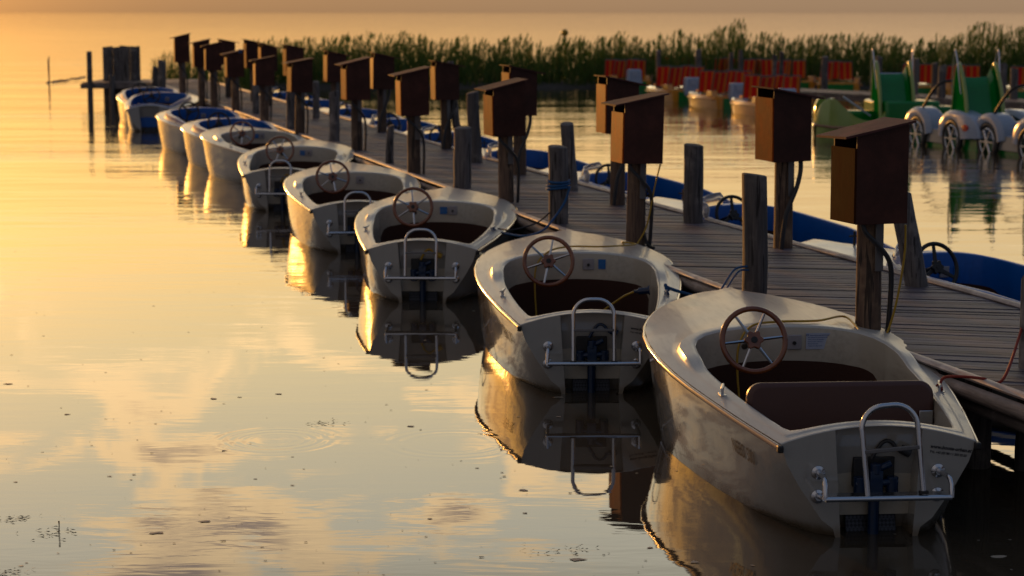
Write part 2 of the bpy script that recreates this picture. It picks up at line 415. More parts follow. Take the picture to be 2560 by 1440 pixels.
def stripes(t, b):
    c = t.nodes.new('ShaderNodeTexCoord'); s_ = t.nodes.new('ShaderNodeSeparateXYZ'); t.links.new(c.outputs['Object'], s_.inputs[0])
    fr = math_n(t, 'FRACT', math_n(t, 'MULTIPLY', s_.outputs[0], 4.6)); m_ = math_n(t, 'GREATER_THAN', fr, .64)
    n = noise(t, coords(t, (1, 1, 1)), 8, 3)
    t.links.new(mix_n(t, m_, mix_n(t, n, (.50, .008, .006), (.70, .015, .008)), (.62, .18, .012)), b.inputs['Base Color']); bump(t, b, n, .1, .01)
M['stripes'] = material('red_yellow_canvas', (.5, .02, .02), .75, build=stripes)
M['tyre'] = material('dark_plastic', (.03, .03, .03), .5, build=lambda t, b: bump(t, b, noise(t, coords(t, (1, 1, 1)), 30, 3), .1, .003))
gm = material('acrylic', (.9, .88, .86), .04); gb = gm.node_tree.nodes['Principled BSDF']; gb.inputs['Transmission Weight'].default_value = .75; gb.inputs['IOR'].default_value = 1.1
gb.inputs['Base Color'].default_value = (.85, .84, .84, 1); gb.inputs['Coat Weight'].default_value = .5; M['acrylic'] = gm


# ------------------------------------------------------------------ water
def waterf(t, b):
    g = t.nodes.new('ShaderNodeNewGeometry'); s_ = t.nodes.new('ShaderNodeSeparateXYZ'); t.links.new(g.outputs['Position'], s_.inputs[0])
    def mp(sc_, rot=0.0):
        m_ = t.nodes.new('ShaderNodeMapping'); m_.inputs['Scale'].default_value = sc_; m_.inputs['Rotation'].default_value = (0, 0, rot)
        t.links.new(g.outputs['Position'], m_.inputs[0]); return m_.outputs[0]
    fine = noise(t, mp((.9, 3.2, 1), R(4)), 1.6, 3, .55, .3)
    mid = noise(t, mp((.30, 1.1, 1), R(-5)), 1.0, 3, .5, .4)
    far = noise(t, mp((.05, .22, 1)), 1.0, 4, .55)
    patch = smooth_n(t, noise(t, mp((.05, .16, 1)), 1.0, 3, .5), .45, .7)
    open_ = smooth_n(t, s_.outputs[1], 13.0, 48.0)
    # rings of small ripples where something broke the surface
    hgt = None
    for (cx, cy, k, r0, amp) in rings_xy:
        dx = math_n(t, 'SUBTRACT', s_.outputs[0], cx); dy = math_n(t, 'SUBTRACT', s_.outputs[1], cy)
        rr = math_n(t, 'SQRT', math_n(t, 'ADD', math_n(t, 'MULTIPLY', dx, dx), math_n(t, 'MULTIPLY', dy, dy)))
        q = math_n(t, 'DIVIDE', math_n(t, 'SUBTRACT', rr, r0), .13)
        env = math_n(t, 'EXPONENT', math_n(t, 'MULTIPLY', math_n(t, 'MULTIPLY', q, q), -1.0))
        h_ = math_n(t, 'MULTIPLY', math_n(t, 'MULTIPLY', math_n(t, 'SINE', math_n(t, 'MULTIPLY', rr, k)), env), amp)
        hgt = h_ if hgt is None else math_n(t, 'ADD', hgt, h_)
    a1 = math_n(t, 'MULTIPLY', fine, math_n(t, 'ADD', math_n(t, 'MULTIPLY', math_n(t, 'MULTIPLY', open_, math_n(t, 'ADD', patch, .35)), .0075), math_n(t, 'ADD', math_n(t, 'MULTIPLY', patch, .0011), .0003)))
    a2 = math_n(t, 'MULTIPLY', mid, math_n(t, 'ADD', math_n(t, 'MULTIPLY', open_, .016), .0014))
    a3 = math_n(t, 'MULTIPLY', far, math_n(t, 'MULTIPLY', open_, .05))
    hh = math_n(t, 'ADD', math_n(t, 'ADD', a1, a2), math_n(t, 'ADD', a3, hgt))
    bump(t, b, hh, 1.0, 1.0)
    b.inputs['Roughness'].default_value = .015
    t.links.new(mix_n(t, noise(t, mp((.2, .3, 1)), 1.0, 3), (.050, .042, .030), (.062, .050, .034)), b.inputs['Base Color'])
rings_xy = []
for (u, v, k, r0, amp) in ((690, 1100, 70, .30, .00022), (1130, 1108, 60, .4, .00012)):
    p = at(u, v, 0); rings_xy.append((p.x, p.y, k, r0, amp))
M['water'] = material('lake_water', (.055, .045, .032), .015, ior=1.55, spec=.5, build=waterf)
mb = MB(); mb.add([(-30000, -60, 0), (30000, -60, 0), (30000, 40000, 0), (-30000, 40000, 0)], [(0, 1, 2, 3)])
lake = mb.build('water', M['water'], smooth=0); tag(lake, kind='structure')

# ------------------------------------------------------------------ motor boats
L = 4.85


def interp(tab, x):
    if x <= tab[0][0]: return tab[0][1]
    for i in range(len(tab) - 1):
        x0, y0 = tab[i]; x1, y1 = tab[i + 1]
        if x <= x1:
            m0 = (y1 - tab[i - 1][1]) / (x1 - tab[i - 1][0]) if i > 0 else (y1 - y0) / (x1 - x0)
            m1 = (tab[i + 2][1] - y0) / (tab[i + 2][0] - x0) if i + 2 < len(tab) else (y1 - y0) / (x1 - x0)
            t = (x - x0) / (x1 - x0); h = x1 - x0
            return (2 * t**3 - 3 * t**2 + 1) * y0 + (t**3 - 2 * t**2 + t) * h * m0 + (-2 * t**3 + 3 * t**2) * y1 + (t**3 - t**2) * h * m1
    return tab[-1][1]


WS = [(0, .57), (.85, .73), (1.85, .875), (2.75, .915), (3.45, .84), (4.1, .64), (4.55, .37), (4.75, .185), (4.85, .0)]
ZS = [(0, .555), (1.0, .60), (2.0, .645), (3.0, .69), (4.0, .73), (4.85, .77)]
CR = [(0, .10), (.6, .09), (1.8, .075), (2.7, .095), (3.6, .075), (4.5, .03), (4.85, .0)]
SEC = {  # fraction of the sheer half width against height fraction (1 sheer .. 0 waterline), then below
    0.0: [(1, 1), (.93, .78), (.80, .54), (.57, .19), (.33, .0), (.12, -.12), (0, -.16)],
    .12: [(1, 1), (.955, .78), (.87, .54), (.73, .19), (.58, .0), (.28, -.16), (0, -.22)],
    .45: [(1, 1), (.975, .78), (.94, .54), (.88, .19), (.81, .0), (.44, -.21), (0, -.28)],
    1.2: [(1, 1), (.985, .78), (.95, .54), (.92, .19), (.885, .0), (.5, -.24), (0, -.32)],
    2.6: [(1, 1), (.995, .78), (.985, .54), (.955, .19), (.93, .0), (.6, -.25), (0, -.36)],
    3.6: [(1, 1), (.95, .78), (.89, .54), (.80, .19), (.74, .0), (.45, -.28), (0, -.38)],
    4.4: [(1, 1), (.86, .78), (.72, .54), (.54, .19), (.44, .0), (.2, -.22), (0, -.34)],
    4.85: [(1, 1), (.9, .78), (.8, .54), (.6, .19), (.5, .0), (.2, -.22), (0, -.34)]}
SK_ = sorted(SEC)


def section(y, ws, zs):
    ys = max(0, min(L, y))
    for i in range(len(SK_) - 1):
        if SK_[i] <= ys <= SK_[i + 1]: break
    t = (ys - SK_[i]) / (SK_[i + 1] - SK_[i]); A, B = SEC[SK_[i]], SEC[SK_[i + 1]]
    out = []
    for (fa, za), (fb, zb) in zip(A, B): out.append(((fa + (fb - fa) * t) * ws, (za + (zb - za) * t) * zs))
    # refine
    fine = [out[0]]
    for a, b in zip(out, out[1:]):
        fine.append(((a[0] + b[0]) / 2, (a[1] + b[1]) / 2)); fine.append(b)
    return fine


def deck_h(x, y, ws, k):
    s_ = max(ws, .02); q = min(1.0, abs(x) / s_)
    zz = interp(ZS, y) + interp(CR, y) * (1 - q * q)
    if y > 2.78:      # the low ridge down the middle of the foredeck
        hw = .05 + .16 * (L - y) / 2.0
        zz += .028 * max(0.0, 1 - abs(x) / hw) * min(1, (y - 2.78) / .25)
    return zz


def opening(n):
    """starboard half outline of the cockpit opening, from aft centre round to the forward centre"""
    pts = [(0, .13), (.16, .13), (.32, .132), (.42, .14), (.475, .17), (.50, .24), (.535, .45), (.57, .7), (.605, 1.0), (.635, 1.3), (.66, 1.6), (.675, 1.9),
           (.675, 2.15), (.66, 2.35), (.62, 2.5), (.55, 2.6), (.44, 2.66), (.3, 2.69), (.15, 2.70), (0, 2.70)]
    d = [0]
    for a, b in zip(pts, pts[1:]): d.append(d[-1] + math.hypot(b[0] - a[0], b[1] - a[1]))
    return pts, d


def make_boat(name, spec):
    k = spec.get('wide', 1.0)
    root = empty(name)
    hullm, deckm, linm = M[spec['hull']], M[spec['deck']], M[spec['liner']]
    # hull -----------------------------------------------------------------
    ys = [0, .12, .3, .6, .9, 1.2, 1.6, 2.0, 2.4, 2.8, 3.15, 3.45, 3.75, 4.0, 4.2, 4.4, 4.55, 4.68, 4.77, 4.83, 4.85]
    rows = []
    for y in ys:
        ws = interp(WS, y) * k; zs = interp(ZS, y)
        if y >= L: ws = .004
        sec = section(y, ws, zs); ramp = max(0, (y - 3.4) / 1.45) ** 2
        row = []
        for x, z in sec: row.append((x, y - ramp * .34 * (1 - z / zs), z))
        rows.append(row)
    m = MB()
    full = [[(-x, y, z) for x, y, z in r_] + [q for q in reversed(r_)][1:] for r_ in rows]
    m.grid(full)
    # transom: two pods with a sloping motor well between them
    s0 = [p for p in rows[0]]
    wt, wb = .255, .20
    ztop = lambda x: deck_h(x, 0, .57 * k, k) - .004
    for sgn in (-1, 1):
        outer = [(sgn * x, 0, z) for x, _, z in s0 if x > wb]
        top = []
        for i in range(6):
            xx = .57 * k + (wt - .57 * k) * i / 5; top.append((sgn * xx, 0, ztop(xx)))
        poly = list(reversed(outer))[:-1] + top + [(sgn * wb, 0, -.16)]
        m.add(poly, [tuple(range(len(poly)))])
        # inner wall of the well
        m.add([(sgn * wt, 0, ztop(wt)), (sgn * wb, 0, -.16), (sgn * wb, .27, -.16), (sgn * (wt - .01), .05, ztop(wt))], [(0, 1, 2, 3)])
    m.add([(-wt + .01, .05, ztop(wt)), (0, .05, ztop(0)), (wt - .01, .05, ztop(wt)), (wb, .27, -.16), (-wb, .27, -.16)], [(0, 1, 2, 3, 4)])
    m.build('hull', hullm, root, smooth=38, doubles=True)
    # deck -----------------------------------------------------------------
    pts, d = opening(0)
    prof = [(0, -.012), (.02, 0.0), (.06, .004), (.42, .004), (.50, .010), (.60, 1.0), (.9, 1.0), (.97, .9), (1.0, .55)]
    half = []
    for i, (ix, iy) in enumerate(pts):
        f = d[i] / d[-1]
        # outer partner
        if iy <= .135: ox, oy = interp([(0, 0), (.42, .50 * k), (.475, .57 * k)], ix), 0.0; ox = min(ox * 1.0, .57 * k)
        elif ix > .6 or iy < 2.3: oy = (iy - .135) * 1.0; oy = iy - .13 * max(0, 1 - iy / 1.2); ox = interp(WS, oy) * k
        else:
            j = (i - 13) / (len(pts) - 14); oy = 2.35 + (L - 2.35) * (j ** .62 if j > 0 else 0); ox = interp(WS, oy) * k if oy < L else .004
        half.append(((ix * k, iy), (ox, oy)))
    half[4] = ((pts[4][0] * k, pts[4][1]), (.57 * k, .0)); half[3] = ((pts[3][0] * k, pts[3][1]), (.5 * k, 0.0))
    half[5] = ((pts[5][0] * k, pts[5][1]), (interp(WS, .12) * k, .12))
    # subdivide along the outline
    fineh = []
    for (a, b), (a2, b2) in zip(half, half[1:]):
        for q in (0, .34, .67):
            i_ = (a[0] + (a2[0] - a[0]) * q, a[1] + (a2[1] - a[1]) * q); o_ = (b[0] + (b2[0] - b[0]) * q, b[1] + (b2[1] - b[1]) * q)
            if 0.0 < o_[1] < L - .001: o_ = (interp(WS, o_[1]) * k, o_[1])
            fineh.append((i_, o_))
    fineh.append(half[-1])
    half = fineh
    cols = []
    T = [0, .03, .08, .2, .32, .44, .50, .56, .62, .74, .86, .95, 1.0]
    def col(side, ip, op):
        c = []
        step_fwd = max(0, min(1, (ip[1] - 1.75) / .35)) ; step_fwd = step_fwd * step_fwd * (3 - 2 * step_fwd)
        for t in T:
            big = 1.0 if ip[1] < 2.45 else 1.0
            tt = t
            if ip[1] > 2.3:  # long foredeck columns: keep the coaming close to the opening
                g = math.hypot(ip[0] - op[0], ip[1] - op[1]); ring = .26 / max(g, .26)
                tt = t if g <= .26 else (t / .5 * (1 - ring * .5) if t < .5 else 1 - ring * .5 + (t - .5) / .5 * ring * .5)
            x = op[0] + (ip[0] - op[0]) * tt; y = op[1] + (ip[1] - op[1]) * tt
            ws = interp(WS, y) * k if y < L else .02
            z = deck_h(x, y, ws, k)
            up = max(0, min(1, (t - .46) / .10)); up = up * up * (3 - 2 * up)
            z += (.034 * step_fwd if spec['liner'] != 'blue' else .03 + .075 * max(0, min(1, ip[1] / 1.2))) * up + .004 * up
            if t > .9: z -= .006 * (t - .9) / .1 + (.006 if t >= 1 else 0)
            if t == 0: z = interp(ZS, y) if y > .02 else deck_h(x, 0, .57 * k, k) - .004
            c.append((side * x, y, z))
        return c
    for ip, op in half: cols.append(col(1, ip, op))
    for ip, op in reversed(half[1:-1]): cols.append(col(-1, ip, op))
    m = MB(); cc_ = cols + [cols[0]]
    if spec['liner'] == 'blue':
        m.grid([c[:7] for c in cc_]); m.build('deck', deckm, root, smooth=50, doubles=True)
        m = MB(); m.grid([c[6:] for c in cc_]); m.build('coaming', M['blue'], root, smooth=50, doubles=True)
    else: m.grid(cc_); m.build('deck', deckm, root, smooth=50, doubles=True)
    # liner ----------------------------------------------------------------
    inner = [c[-1] for c in cols]
    fl = .10
    m = MB(); md = MB(); rows_l = [[], [], [], []]
    for (x, y, z) in inner:
        fr = max(0, min(1, (y - 1.95) / .62)); s_ = fr * fr * (3 - 2 * fr)
        zsplit = fl + (z - (.27 if spec['liner'] == 'blue' else .235) - fl) * s_
        ins = .03 if y < 2.3 else .0
        dx = -math.copysign(ins, x) if abs(x) > .05 else 0
        rows_l[0].append((x, y, z)); rows_l[1].append((x + dx * .3, y - .01 * s_, z - .05)); rows_l[2].append((x + dx, y - .02 * s_, zsplit)); rows_l[3].append((x + dx * 1.4, y + .0 * s_, fl))
    m.grid([r_ + [r_[0]] for r_ in rows_l[:3]]); m.build('cockpit_liner', linm, root, smooth=45, doubles=True)
    md.grid([r_ + [r_[0]] for r_ in (rows_l[2], rows_l[3])])
    md.build('footwell', M['foot'], root, smooth=45)
    m = MB(); m.add([(x, y, fl + .004) for x, y, z in rows_l[3]], [tuple(range(len(rows_l[3])))]); m.build('floor', M['foot'], root, smooth=0)
    # rub rail ---------------------------------------------------------------
    m = MB(); caps = [MB(), MB()]
    for sgn in (-1, 1):
        path = []
        for y in [0.0, .3, .7, 1.1, 1.5, 1.9, 2.3, 2.7, 3.1, 3.45, 3.75, 4.0, 4.2, 4.4, 4.55, 4.68, 4.77, 4.85]:
            path.append((sgn * (interp(WS, y) * k + .010 if y < L else 0.0), y if y < L else L + .012, interp(ZS, y) - .022))
        m.tube(path, .019, 8, flat=.75)
        q = Vector(path[0]); caps[sgn > 0].box(q + Vector((-sgn * .004, -.012, -.004)), (.035, .05, .042))
    m.build('rub_rail', M[spec.get('rail', 'rail')], root, smooth=60); [c_.build('rail_end_cap', M['black'], root, bevel=.008) for c_ in caps]
    # bench ------------------------------------------------------------------
    m = MB(); m.box((0, 1.0 if spec.get('backrest') else .62, .37), (1.0 * k, .55, .12))
    if spec.get('whitebench'): m = MB(); m.box((0, .45, .50), (.98 * k, .45, .10))
    b_ = m.build('bench', M['white'] if spec.get('whitebench') else (M['grey_vinyl']), root, bevel=.03)
    if spec.get('backrest'):
        m = MB(); n = 16
        prof_ = []
        W_, Hh, rr = .585, .34, .09
        outline = [(-W_, 0), (W_, 0)]
        for a in range(7): q = a / 6 * PI / 2; outline.append((W_ - rr + rr * math.cos(q), Hh - rr + rr * math.sin(q)))
        for a in range(7): q = PI / 2 + a / 6 * PI / 2; outline.append((-W_ + rr + rr * math.cos(q), Hh - rr + rr * math.sin(q)))
        T_ = Matrix.Translation((0.0, .95, .39)) @ Matrix.Rotation(R(82), 4, 'X')
        m.prism(outline, .10, T_); m.build('backrest', M['vinyl'], root, bevel=.028, smooth=50)
        m = MB(); m.box((.52, .84, .52), (.085, .012, .09)); m.box((.60, .86, .50), (.05, .05, .03)); m.build('hinge_plate', M['alu'], root, bevel=.004)
    # steering wheel ---------------------------------------------------------
    wx, wy, wz = -.265, 2.30, .775 + (.03 if spec['liner'] == 'blue' else 0)
    sw = empty('steering_wheel', (wx, wy, wz)); sw.parent = root; sw.rotation_euler = (R(90 - 17), R(spec.get('turn', 8)) * 0, 0)
    rr = .218; m = MB(); n = 40
    ring = []
    for i in range(n + 1):
        a = 2 * PI * i / n; ring.append((rr * math.cos(a), rr * math.sin(a), 0))
    m.tube(ring, .0195, 10, cap=False); m.build('wheel_rim', M[spec['wheel']], sw, smooth=60)
    ns, ph = (6, spec.get('turn', 8)) if spec['wheel'] == 'wheelwood' else (3, 90)
    m = MB()
    for i in range(ns):
        a = R(ph) + 2 * PI * i / ns
        p0 = Vector((.04 * math.cos(a), .04 * math.sin(a), -.01)); p1 = Vector((.212 * math.cos(a), .212 * math.sin(a), 0))
        m.tube([p0, (p0 + p1) / 2, p1], [.012, .011, .009], 6, flat=1.0 if ns == 6 else 1.9, up=(0, 0, 1))
    m.build('spokes', M['chrome'] if ns == 6 else M['black'], sw, smooth=50)
    m = MB(); prof_ = []
    ol = [((.060 + .009 * math.cos(6 * a)) * math.cos(a), (.060 + .009 * math.cos(6 * a)) * math.sin(a)) for a in [2 * PI * i / 48 for i in range(48)]]
    m.prism(ol, .035, Matrix.Translation((0, 0, -.012))); m.build('hub', M[spec['wheel']], sw, bevel=.006)
    m = MB(); m.lathe([(0, .027), (.02, .027), (.024, .022)], 20); m.build('hub_badge', M['black'], sw)
    m = MB(); m.tube([(0, 0, -.01), (0, 0, -.34)], .022, 10); m.build('column', M['black'], sw)
    # gauge plate on the dash --------------------------------------------------
    gx, gz = spec.get('gauge', (.10, .70))
    m = MB(); m.box((gx, 2.672, gz), (.105, .012, .105)); g_ = m.build('gauge_plate', M['gauge'], root, bevel=.006)
    T_ = Matrix.Translation((gx, 2.664, gz - .005)) @ Matrix.Rotation(R(90), 4, 'X')
    m = MB(); m.lathe([(0, .012), (.012, .012), (.014, 0)], 16, T_); m.build('key_switch', M['black'], g_)
    # cleats -------------------------------------------------------------------
    for sgn in (-1, 1):
        y = 1.15; x = sgn * (interp(WS, y) * k - .085); z = deck_h(x, y, interp(WS, y) * k, k)
        m = MB(); m.tube([(x - .02, y - .085, z + .05), (x, y, z + .043), (x + .02, y + .085, z + .05)], [.008, .012, .008], 8)
        for q in (-.018, .018): m.tube([(x + q * .25, y + q, z - .002), (x + q * .25, y + q, z + .043)], .008, 6)
        m.box((x, y, z + .002), (.04, .10, .008)); m.build('cleat', M['alu'], root, smooth=50)
    if spec.get('bowcleat'):
        m = MB(); z = deck_h(0, 4.0, .7 * k, k) + .02; m.tube([(-.06, 4.0, z + .07), (.06, 4.0, z + .07)], .010, 8); m.tube([(0, 4.0, z - .03), (0, 4.0, z + .12)], .013, 8)
        m.build('bow_bitt', M['black'], root, smooth=50)
    if spec.get('screen'):
        m = MB(); rws = [[], []]
        for (ip, op) in half:
            if ip[1] > 2.0: pass
        for c in cols:
            x, y, z = c[8]
            if y > 2.2 and x < -.12: rws[0].append((x, y, z - .002)); rws[1].append((x * .97, y - .09, z + .15))
        a_, b_2 = rws
        for q in (0, len(a_) - 1):
            x, y, z = a_[q]; b_2[q] = (x, y - .03, z + .03)
        for q in (1, len(a_) - 2):
            x, y, z = a_[q]; b_2[q] = (x * .97, y - .09, z + .10)
        m.grid(rws); o = m.build('windscreen', M['acrylic'], root, smooth=60)
        md_ = o.modifiers.new('thick', 'SOLIDIFY'); md_.thickness = .005
        m = MB(); m.tube([(x, y, z + .002) for x, y, z in b_2], .006, 6); m.build('screen_rim', M['paleplastic'], o, smooth=60)
    # stern gear ---------------------------------------------------------------
    m = MB(); m.box((0, .175, .145), (.30, .014, .34), Matrix.Rotation(R(-17), 3, 'X')); m.build('tread_plate', M['tread'], root, bevel=.004)
    m = MB(); m.box((0, .262, -.01), (.40, .05, .05)); m.build('rusty_sill', M['rust'], root, bevel=.006)
    if spec['hull'] == 'white_hull': return root
    mo = empty('outboard_motor', (0, .06, .0)); mo.parent = root
    m = MB(); m.tube([(0, .02, -.25), (0, .02, .22)], .034, 12); m.box((0, .0, .31), (.075, .08, .14)); m.tube([(0, -.01, .36), (0, -.01, .42)], .035, 10)
    m.tube([(-.09, .0, .22), (-.09, 0, .34)], .037, 12); m.tube([(.10, .0, .22), (.10, 0, .34)], .037, 12)
    m.tube([(-.12, -.01, .30), (.13, -.01, .31)], .022, 8)
    m.tube([(.02, -.01, .39), (.09, -.01, .42)], .022, 8)
    m.build('drive_leg', M['motorblue'], mo, smooth=50, bevel=.004)
    m = MB(); m.box((0, .055, .36), (.245, .05, .18)); m.build('motor_bracket', M['black'], mo, bevel=.008)
    m = MB(); pth = []
    for i in range(13):
        t = i / 12; pth.append((-.02 + .17 * t, .02 - .02 * t, .44 + .12 * math.sin(PI * min(1, t * 1.15) * .8) - .02 * t))
    m.tube(pth, .012, 8); m.tube([(.15, 0, .50), (.20, 0, .475)], .028, 10); m.build('motor_cable', M[spec.get('cable', 'hose')], mo, smooth=60)
    if spec.get('ladder', True):
        zb = .285; yb = -.24; xw = .362
        pl = empty('boarding_platform', (0, 0, 0)); pl.parent = root
        m = MB()
        m.tube([(-xw, yb, zb), (xw, yb, zb)], .0165, 10)
        m.box((0, yb + .05, zb + .008), (2 * xw - .04, .085, .012))
        for sgn in (-1, 1):
            m.tube([(sgn * xw, yb, zb), (sgn * xw, yb + .005, zb + .075), (sgn * (xw - .003), yb + .03, zb + .100), (sgn * (xw - .006), yb + .07, zb + .108), (sgn * (xw - .01), .0, zb + .10)], .0150, 8)
            m.tube([(sgn * (xw - .0), yb + .02, zb), (sgn * (xw - .015), .0, zb - .04)], .0150, 8)
        m.build('platform_rail', M['chrome'], pl, smooth=60)
        for sgn in (-1, 1):
            for zz in (zb + .10, zb - .04):
                T_ = Matrix.Translation((sgn * (xw - .012), -.002, zz)) @ Matrix.Rotation(R(90), 4, 'X')
                m = MB(); m.lathe([(0, .03), (.02, .03), (.024, .012), (.040, .006), (.042, 0)], 18, T_); m.build('flange', M['chrome'], pl, smooth=50)
        la = empty('ladder', (0, yb + .01, zb)); la.parent = root; la.rotation_euler = (R(-8), R(spec.get('ladder_lean', 0)), 0)
        x0 = spec.get('ladder_x', .0); lw = .160; lh = spec.get('ladder_h', .50); rc = .13
        pth = [(x0 - lw, 0, 0), (x0 - lw, 0, (lh - rc) * .5), (x0 - lw, 0, lh - rc)]
        for i in range(1, 8): a = PI - PI / 2 * i / 8; pth.append((x0 - lw + rc + rc * math.cos(a), 0, lh - rc + rc * math.sin(a)))
        pth += [(x0 - lw + rc, 0, lh), (x0, 0, lh), (x0 + lw - rc, 0, lh)]
        for i in range(1, 8): a = PI / 2 - PI / 2 * i / 8; pth.append((x0 + lw - rc + rc * math.cos(a), 0, lh - rc + rc * math.sin(a)))
        pth += [(x0 + lw, 0, lh - rc), (x0 + lw, 0, (lh - rc) * .5), (x0 + lw, 0, 0)]
        m = MB(); m.tube(pth, .0155, 10, up=(0, 1, 0)); m.build('ladder_rail', M['chrome'], la, smooth=60)
        m = MB(); m.box((x0, .0, lh * .52), (2 * lw - .01, .05, .022)); m.build('step', M['conduit'], la, bevel=.004)
        m = MB(); m.box((x0 - lw, 0, .012), (.05, .04, .02)); m.box((x0 + lw, 0, .012), (.05, .04, .02)); m.build('ladder_hinge', M['black'], la, bevel=.004)
    return root


SP = dict(hull='cream_hull', deck='cream', liner='liner', wheel='wheelwood')
SPB = dict(hull='white_hull', deck='white', liner='blue', wheel='black', ladder=False)


def seat_boat(o, u, v, zc, head, roll=0.0):
    p = at(u, v, zc); o.location = (p.x, p.y, 0); o.rotation_euler = (0, R(roll), R(head))
    return o


def mid_boat(o, u, v, head):
    p = at(u, v, .68); d = Matrix.Rotation(R(head), 3, 'Z') @ Vector((-.925, 2.85, 0)); o.location = (p.x - d.x, p.y - d.y, 0); o.rotation_euler = (0, 0, R(head))


def place_xy(o, x, y, head, dz=0.0):
    o.location = (x, y, dz); o.rotation_euler = (0, 0, R(head)); return o


G_L = 'electric boats moored along the left side of the jetty'
boats = {}
# nearest boat
b1 = make_boat('motor_boat', dict(SP, backrest=True, turn=6, gauge=(.10, .695), ladder_x=.045, ladder_h=.52, ladder_lean=-4.5))
seat_boat(b1, 2197, 1106, .555, 4.6)
tag(b1, 'nearest cream motor boat, brown backrest up, printed notice beside the wheel', 'motor boat', G_L)
m = MB(); m.box((.285, 2.674, .70), (.20, .004, .115)); nb = m.build('notice', M['notice'], b1, smooth=0)
lines = ['Sicherheitshinweise BOOTSVERLEIH'] + ['- Bitte beachten Sie die Hinweise zur Fahrt', '- Nicht zu nahe an das Schilf fahren', '- Schwimmwesten sind an Bord', '- Maximal 5 Personen', '- Anlegen nur am Steg erlaubt']
ICON = MB(); ICON.tube([(.195 + .008 * math.cos(a), 2.6712, .745 + .006 * math.sin(a)) for a in [i * PI / 6 for i in range(13)]], .0016, 5, cap=False); ICON.build('notice_mark', M['blueink'], nb)
for i, (tx, sz, zz) in enumerate(((lines[0], .0105, .738), (lines[1], .0085, .724), (lines[2], .0085, .709), (lines[3], .0085, .694), (lines[4], .0085, .679), (lines[5], .0085, .664))):
    text_mesh(tx, sz, M['blueink'], nb, 'notice_line', (.212 if i == 0 else .195, 2.6708, zz), (R(90), 0, 0), bold=.0002)


def stern_text(b, k=1.0):
    t1 = text_mesh('www.boote-urban.at', .029, M['ink'], b, 'lettering', (.300, -.0035, .520), (R(90), R(8), 0), shear=.3, bold=.0009)
    t2 = text_mesh('Tel.: +43 (0)680 / 1 203 95 03', .0180, M['ink'], b, 'lettering', (.297, -.0035, .492), (R(90), R(8), 0), shear=.2, bold=.0006)


def side_text(b):
    # laid on the port flank, reading from bow to stern
    y0, z0 = .98, .43
    ws0 = interp(WS, .4); zs0 = interp(ZS, .4)
    def flank(y, z):
        ws = interp(WS, y); zs = interp(ZS, y); s_ = section(y, ws, zs)
        for a, c in zip(s_, s_[1:]):
            if c[1] <= z <= a[1]:
                t = (z - c[1]) / (a[1] - c[1]); return c[0] + (a[0] - c[0]) * t
        return s_[0][0]
    P = lambda y, z: Vector((-flank(y, z) - .006, y, z))
    a = P(.80, .345); bx = P(.42, .345); up = P(.80, .46)
    t = text_mesh('NEBSI 500', .125, M['ink'], b, 'lettering', (0, 0, 0), (0, 0, 0), bold=.0004)
    for vt in t.data.vertices:
        y, z = .80 - vt.co.x * .66, .345 + vt.co.y * .95 - .03 * vt.co.x; vt.co = (-flank(y, z) - .004, y, z)



stern_text(b1); side_text(b1)
# second: flat grey bench, blue sheet, yellow charging lead with its blue plug
b2 = make_boat('motor_boat', dict(SP, turn=18, gauge=(.115, .70), cable='motorblue'))
seat_boat(b2, 1481, 812, .555, 1.0)
tag(b2, 'second nearest cream motor boat, grey bench and blue plug on its yellow charging lead', 'motor boat', G_L)
stern_text(b2); side_text(b2)
m = MB(); m.box((.24, 2.672, .70), (.068, .004, .09)); m.build('info_sheet', M['bluesheet'], b2, smooth=0)
# third
b3 = make_boat('motor_boat', dict(SP, turn=-25, gauge=(.17, .70), cable='yellow'))
seat_boat(b3, 1055, 624, .555, -1.5)
tag(b3, 'third nearest cream motor boat, tall ladder before its wheel, blue rope on its cleat', 'motor boat', G_L)
m = MB(); m.box((.065, 2.670, .70), (.085, .004, .085)); m.build('info_sheet', M['bluesheet'], b3, smooth=0)
b4 = copy_tree(b2, skip=('lettering', 'info_sheet')); seat_boat(b4, 893, 523, .555, 6.0)
tag(b4, 'cream motor boat fourth from the camera, large brown wheel and bare dash', 'motor boat', G_L)
b5 = copy_tree(b3); seat_boat(b5, 704, 437, .555, .5)
tag(b5, 'cream motor boat fifth from the camera, small ladder before its brown wheel', 'motor boat', G_L)
b6 = copy_tree(b3, skip=('ladder', 'boarding_platform', 'flange')); mid_boat(b6, 505, 344, 18.0)
tag(b6, 'cream motor boat turned toward the jetty, beside the blue lined ones', 'motor boat', G_L)
bb = make_boat('motor_boat', dict(SPB))
mid_boat(bb, 455, 322, 17.0); tag(bb, 'white boat with blue cockpit, nearest of the four blue lined boats on the left', 'motor boat', G_L)
b8 = copy_tree(bb); mid_boat(b8, 391, 292, 16.0); tag(b8, 'white boat with wide open blue cockpit, second of the four blue lined boats', 'motor boat', G_L)
b9 = make_boat('motor_boat', dict(SPB, whitebench=True)); mid_boat(b9, 324, 249, 2.0)
tag(b9, 'white boat with blue cockpit and pale stern bench, third of the four blue lined boats', 'motor boat', G_L)
b10 = copy_tree(bb); mid_boat(b10, 294, 236, 8.0); tag(b10, 'farthest white boat with blue cockpit, last on the left before the plank screen', 'motor boat', G_L)

for i_, b_ in enumerate((b4, b5, b6, b8, b10)):
    for ch in b_.children:
        if ch.name.startswith('steering_wheel'): ch.rotation_euler = (R(73), 0, 0); ch.rotation_euler.rotate_axis('Z', R((22, 35, -14, 40, 20)[i_]))
